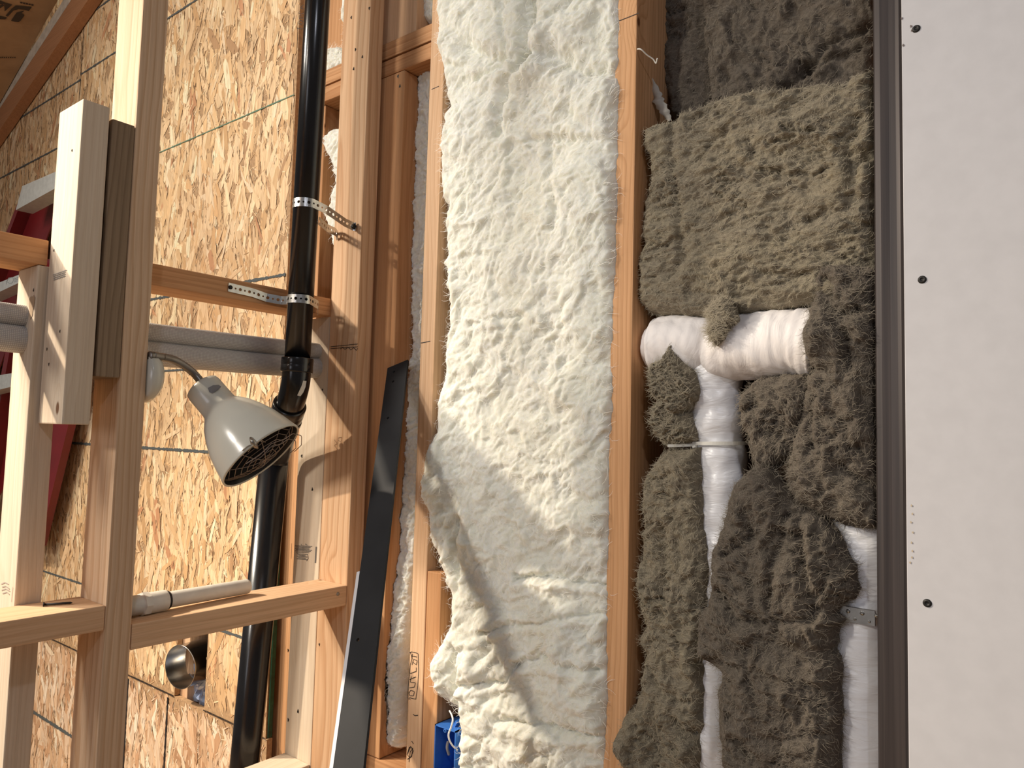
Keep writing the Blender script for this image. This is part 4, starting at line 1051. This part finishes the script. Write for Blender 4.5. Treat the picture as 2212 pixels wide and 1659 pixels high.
# ------------------------------------------------------------------ white plastic fitting on the blocking
fit = empty('pipe_fitting', tuple(onX(430, 1300, -1.205))); tag(fit, 'white plastic pipe nipple with threaded adapter lying on the lower blocking', 'pipe fitting')
m_pvc = plain('white_pvc', (.78, .75, .68), .38, noise=(50, .1, .05))
zt = -.307+EYE
a0 = Vector((-1.214, .572, zt+.0175)); a1 = Vector((-1.232, .800, zt+.0150)); dv = (a1-a0).normalized(); mt2 = Matrix.Translation(a0) @ (a1-a0).to_track_quat('Z', 'Y').to_matrix().to_4x4(); Lf = (a1-a0).length
V, Fc = lathe_geo([(.0105, Lf), (.0128, Lf), (.0134, Lf-.003), (.0134, .070)], mt2, 36); pin(mobj('pipe_length', V, Fc, m_pvc, smooth=True), fit)
V, Fc = lathe_geo([(.0134, .0725), (.0152, .0718), (.0152, .0672), (.0134, .0665)], mt2, 36); pin(mobj('joint_ring', V, Fc, M_INK, smooth=True), fit)
V, Fc = lathe_geo([(.0168, .067), (.0172, .066), (.0172, .036), (.0165, .034)], mt2, 36); pin(mobj('socket', V, Fc, m_pvc, smooth=True), fit)
V, Fc = lathe_geo([(.0180, .037), (.0192, .036), (.0192, .026), (.0175, .025)], mt2, 8); pin(mobj('hex_collar', V, Fc, m_pvc), fit)
th = [(.0172, .026)]
for k in range(9): th += [(.0162, .0245-k*.0027), (.0149, .0232-k*.0027)]
th += [(.0125, 0), (.0095, 0), (.0095, .03)]
V, Fc = lathe_geo(th, mt2, 36); pin(mobj('thread', V, Fc, m_pvc, smooth=True), fit)
# nail on the left block
nz_ = -.2715+EYE+.0025
n0 = Vector(onZ(95, 1306, nz_)); n1 = Vector(onZ(157, 1302, nz_)); nl = empty('nail', tuple(n0)); tag(nl, 'loose dark nail lying on top of the lower left blocking', 'nail')
n1 = n0+(n1-n0).normalized()*min(.075, (n1-n0).length)
pin(tube('shank', [n0, n0.lerp(n1, .92), n1], [.0017, .0017, .0002], M_SCREW, None, seg=10), nl)
hd = (n1-n0).normalized(); pin(tube('nail_cap', [n0-hd*.001, n0+hd*.0004], .0036, M_SCREW, None, seg=14), nl)
V, Fc = lathe_geo([(.0001, .0018), (.0032, .0015), (.0038, 0)], Matrix.Translation(onX(730, 1283, XP)) @ Matrix.Rotation(math.pi/2, 4, 'Y'), 16)
pin(mobj('nail_head', V, Fc, plain('dull_nail', (.35, .30, .25), .5, .5), smooth=True), K2)

# ------------------------------------------------------------------ black flat bar leaning on the wall
bar = empty('flat_bar', tuple(onY(770, 1400, .98))); tag(bar, 'black steel flat bar with drilled holes leaning against the jack stud', 'steel bar')
tL = Vector(onY(837, 795, 1.0235)); tR = Vector(onY(873, 797, 1.0235)); wb = (tR-tL).length
# lower end stands further out; solve its depth so that the width stays the same
best = None
for k in range(200):
    Y = 1.0235-.002*k; l = Vector(onY(722, 1640, Y)); r = Vector(onY(774, 1640, Y)); e_ = abs((r-l).length-wb)
    if best is None or e_ < best[0]: best = (e_, Y, l, r)
_, Yb, bL, bR = best
dn = (bL-tL).normalized(); ln = (bL-tL).length*1.55
wvec = (tR-tL).normalized(); wvec = (wvec-dn*wvec.dot(dn)).normalized(); nv = dn.cross(wvec).normalized()
if nv.y > 0: nv = -nv
m_bar = plain('black_painted_steel', (.026, .027, .030), .62, 0, .22, noise=(18, .2, .02))
def bar_pt(s, t, l=0): return tL+dn*s+wvec*t+nv*l
V = []; Fc = []; K = 20
holes = []
for (u, v) in [(851, 803), (849, 824), (838, 903), (773, 1382)]:
    r = Vector(ray(u, v)); t = (tL-Vector(CAM)).dot(nv)/r.dot(nv); p = Vector(CAM)+r*t-tL; holes.append((p.dot(dn), p.dot(wvec)))
cuts = [0]
for hs, ht in holes: cuts += [hs-.0045, hs+.0045]
cuts.append(ln)
TH = .0048
for i in range(len(cuts)-1):
    s0, s1 = cuts[i], cuts[i+1]
    if i % 2 == 0:
        for l in (0, -TH):
            b0 = len(V); V += [bar_pt(s0, 0, l), bar_pt(s1, 0, l), bar_pt(s1, wb, l), bar_pt(s0, wb, l)]; Fc.append((b0, b0+1, b0+2, b0+3))
    else:
        hs, ht = holes[i//2]; bb = []
        for l in (0, -TH):
            b0 = len(V); bb.append(b0)
            for k in range(K):
                a = 2*math.pi*k/K+math.pi/4; ca_, sa_ = math.cos(a), math.sin(a); q_ = max(abs(ca_), abs(sa_))
                V.append(bar_pt(hs+ca_/q_*.0045, (ht+sa_/q_*.0045 if abs(sa_) < abs(ca_)-1e-6 else (wb if sa_ > 0 else 0)), l)); V.append(bar_pt(hs+ca_*.0028, ht+sa_*.0028, l))
            for k in range(K):
                k2 = (k+1) % K; Fc.append((b0+2*k, b0+2*k2, b0+2*k2+1, b0+2*k+1))
        for k in range(K):
            k2 = (k+1) % K; Fc.append((bb[0]+2*k+1, bb[0]+2*k2+1, bb[1]+2*k2+1, bb[1]+2*k+1))
b0 = len(V); V += [bar_pt(0, 0), bar_pt(ln, 0), bar_pt(ln, wb), bar_pt(0, wb), bar_pt(0, 0, -TH), bar_pt(ln, 0, -TH), bar_pt(ln, wb, -TH), bar_pt(0, wb, -TH)]
for f in ((0, 1, 5, 4), (2, 3, 7, 6), (1, 2, 6, 5), (3, 0, 4, 7)): Fc.append(tuple(b0+i for i in f))
pin(mobj('bar_body', V, Fc, m_bar), bar)
# white strip along the left edge of the lower part
rr0 = Vector(ray(771, 1236)); t = (tL-Vector(CAM)).dot(nv)/rr0.dot(nv); s_on = (Vector(CAM)+rr0*t-tL).dot(dn)
V = [bar_pt(s_on, -.0055, .0005), bar_pt(ln, -.0060, .0005), bar_pt(ln, .0002, .0005), bar_pt(s_on, .0002, .0005), bar_pt(s_on, -.0055, -TH), bar_pt(ln, -.0060, -TH), bar_pt(ln, -.0002, -TH), bar_pt(s_on, -.0002, -TH)]
pin(mobj('white_edge_strip', V, [(0, 1, 2, 3), (4, 7, 6, 5), (0, 4, 5, 1), (3, 2, 6, 7), (0, 3, 7, 4), (1, 5, 6, 2)], plain('white_edge', (.75, .74, .76), .5)), bar)

# ------------------------------------------------------------------ blue outlet box
box = empty('outlet_box', tuple(onY(955, 1600, YW))); tag(box, 'blue plastic electrical outlet box nailed beside the shorter stud at bottom', 'outlet box')
m_blue = plain('blue_plastic', (.045, .19, .62), .38, noise=(60, .12, .05))
bx0, bx1 = -.9585, -.907; bz1 = onY(928, 1560, YW-.006)[2]; bz0 = bz1-.095; by0, by1 = YW-.006, YW+.066; tkn = .0022
bm = bmesh.new()
add_box(bm, bx0, bx0+tkn, by0, by1, bz0, bz1); add_box(bm, bx1-tkn, bx1, by0, by1, bz0, bz1); add_box(bm, bx0, bx1, by0, by1, bz1-tkn, bz1); add_box(bm, bx0, bx1, by0, by1, bz0, bz0+tkn); add_box(bm, bx0, bx1, by1-tkn, by1, bz0, bz1)
pin(bmobj('box_shell', bm, m_blue), box)
V, Fc = lathe_geo([(.0016, 0), (.0034, 0), (.0036, .001), (.0036, .012)], Matrix.Translation((bx0+.024, by0+.001, bz1-.0062)) @ Matrix.Rotation(-math.pi/2, 4, 'X'), 18); pin(mobj('screw_boss', V, Fc, m_blue, smooth=True), box)
bm = bmesh.new(); add_box(bm, -.0022, .0022, -.006, .006, 0, .013, Matrix.Translation((bx0+.034, by0+.020, bz1)) @ Matrix.Rotation(.5, 4, 'Y')); pin(bmobj('nail_lug', bm, m_blue), box)
pin(tube('nail_shank', [(bx0+.030, by0+.026, bz1+.007), (bx0+.052, by0+.020, bz1+.001)], .0014, M_STEEL, None, seg=10), box)
wpts = [onY(971, 1535, 1.02), onY(976, 1545, 1.018), onY(978, 1556, 1.014), onY(974, 1572, 1.012), onY(969, 1586, 1.012), onY(971, 1599, 1.014), onY(978, 1611, 1.02), onY(988, 1620, 1.03)]
cord = tube('white_string', smooth_path(wpts, 8), .0016, plain('white_twine', (.85, .85, .84), .7), seg=10); tag(cord, 'loose white string hanging in front of the blue outlet box', 'string')
pin(tube('cable_end', smooth_path([onY(968, 1602, 1.05), onY(966, 1615, 1.045), onY(970, 1630, 1.05)], 6), .0028, plain('beige_cable', (.45, .40, .33), .6), None, seg=10), box)

# ------------------------------------------------------------------ duct through the strand board
m_duct = plain('thin_sheet_metal', (.50, .48, .45), .25, 1.0, noise=(35, .15, .08))
dc = onY(389, 1441, .985)
Rd = .0515; c1 = Vector((dc[0], .985, dc[2]))
mtd = Matrix.Translation(c1) @ Vector((-.2, .98, 0)).to_track_quat('Z', 'Y').to_matrix().to_4x4()
pr = [(Rd, 0), (Rd+.0012, -.0006), (Rd+.0018, .001), (Rd+.0010, .004), (Rd+.0010, .12), (Rd+.0006, .145), (Rd-.0002, .145), (Rd-.0002, .062), (Rd-.002, .060), (Rd-.002, .057), (Rd, .055), (Rd, 0)]
V, Fc = lathe_geo(pr, mtd, 64); du = mobj('metal_duct', V, Fc, m_duct, smooth=True); tag(du, 'round open sheet metal duct end sticking out of the strand board hole', 'duct')
b1 = board('cripple_stud', -1.868, -1.832, YW+.002, YW+.10, -.80, -.40, FIRL, label='short stud end visible behind the duct in the strand board hole', cat='stud')
b2 = board('lumber_block', -1.825, -1.66, YW+.030, YW+.068, -.735, -.655, FIR, 'X', label='brown block behind the cut out, right below the metal duct', cat='block', contrast=.8)
rg = random.Random(8); V = []; Fc = []
cnt = onY(424, 1478, 1.05)
for i in range(9):
    for j in range(9): V.append((cnt[0]-.045+.012*i, 1.050+rg.uniform(-.006, .006), cnt[2]-.045+.012*j))
for i in range(8):
    for j in range(8): Fc.append((i*9+j, (i+1)*9+j, (i+1)*9+j+1, i*9+j+1))
pl = mobj('plastic_wrap', V, Fc, plain('bluish_plastic_film', (.55, .68, .95), .12, .5)); tag(pl, 'crumpled shiny bluish plastic film visible below the duct in the hole', 'plastic film')

# ------------------------------------------------------------------ red step ladder beyond the partition
lad = empty('step_ladder', tuple(onY(60, 700, .85))); tag(lad, 'red fibreglass step ladder with aluminium steps beyond the left studs', 'ladder')
m_red = plain('red_fibreglass', (.17, .010, .013), .35, noise=(9, .3, .03)); m_alu = plain('scuffed_aluminium', (.60, .62, .60), .45, .45, noise=(70, .15, .25))


def prism(name, px, Y, depth, mat, par):
    Vf = [Vector(onY(u, v, Y)) for u, v in px]; n = len(Vf); V = Vf+[v+Vector((0, depth, 0)) for v in Vf]
    Fc = [tuple(range(n)), tuple(range(2*n-1, n-1, -1))]+[(i, i+n, (i+1) % n+n, (i+1) % n) for i in range(n)]
    bm = bmesh.new(); vs = [bm.verts.new(v) for v in V]
    for f in Fc: bm.faces.new([vs[i] for i in f])
    return pin(bmobj(name, bm, mat), par)


prism('rail', [(44, 440), (135, 420), (-40, 900), (-130, 900)], .965, .004, m_red, lad)
prism('rail_flange', [(37, 440), (44, 440), (-130, 900), (-139, 900)], .925, .044, m_red, lad)
prism('rail', [(52, 560), (120, 560), (30, 1010), (-60, 1180), (-66, 1150)], .935, .004, m_red, lad)
prism('rail_flange', [(49, 560), (58, 560), (-58, 1180), (-67, 1180)], .895, .044, m_red, lad)
prism('rail', [(215, 640), (110, 640), (30, 1180), (84, 1180)], .955, .022, m_red, lad)
prism('step', [(48, 402), (150, 358), (146, 392), (34, 454)], .875, .05, m_alu, lad)
prism('step', [(-60, 634), (54, 588), (49, 602), (49, 607), (-60, 658)], .845, .05, m_alu, lad)
prism('step', [(-60, 820), (26, 806), (22, 836), (-60, 856)], .845, .05, m_alu, lad)
lab = strokes_Y('step_label', [[(20, 612), (14, 608), (18, 601), (27, 599), (29, 604), (26, 611), (20, 612)], [(31, 602), (40, 599)], [(31, 605), (38, 603)], [(30, 609), (36, 607)], [(13, 614), (15, 606)]], .845, .0022, plain('grey_print', (.25, .27, .27), .7), lad)
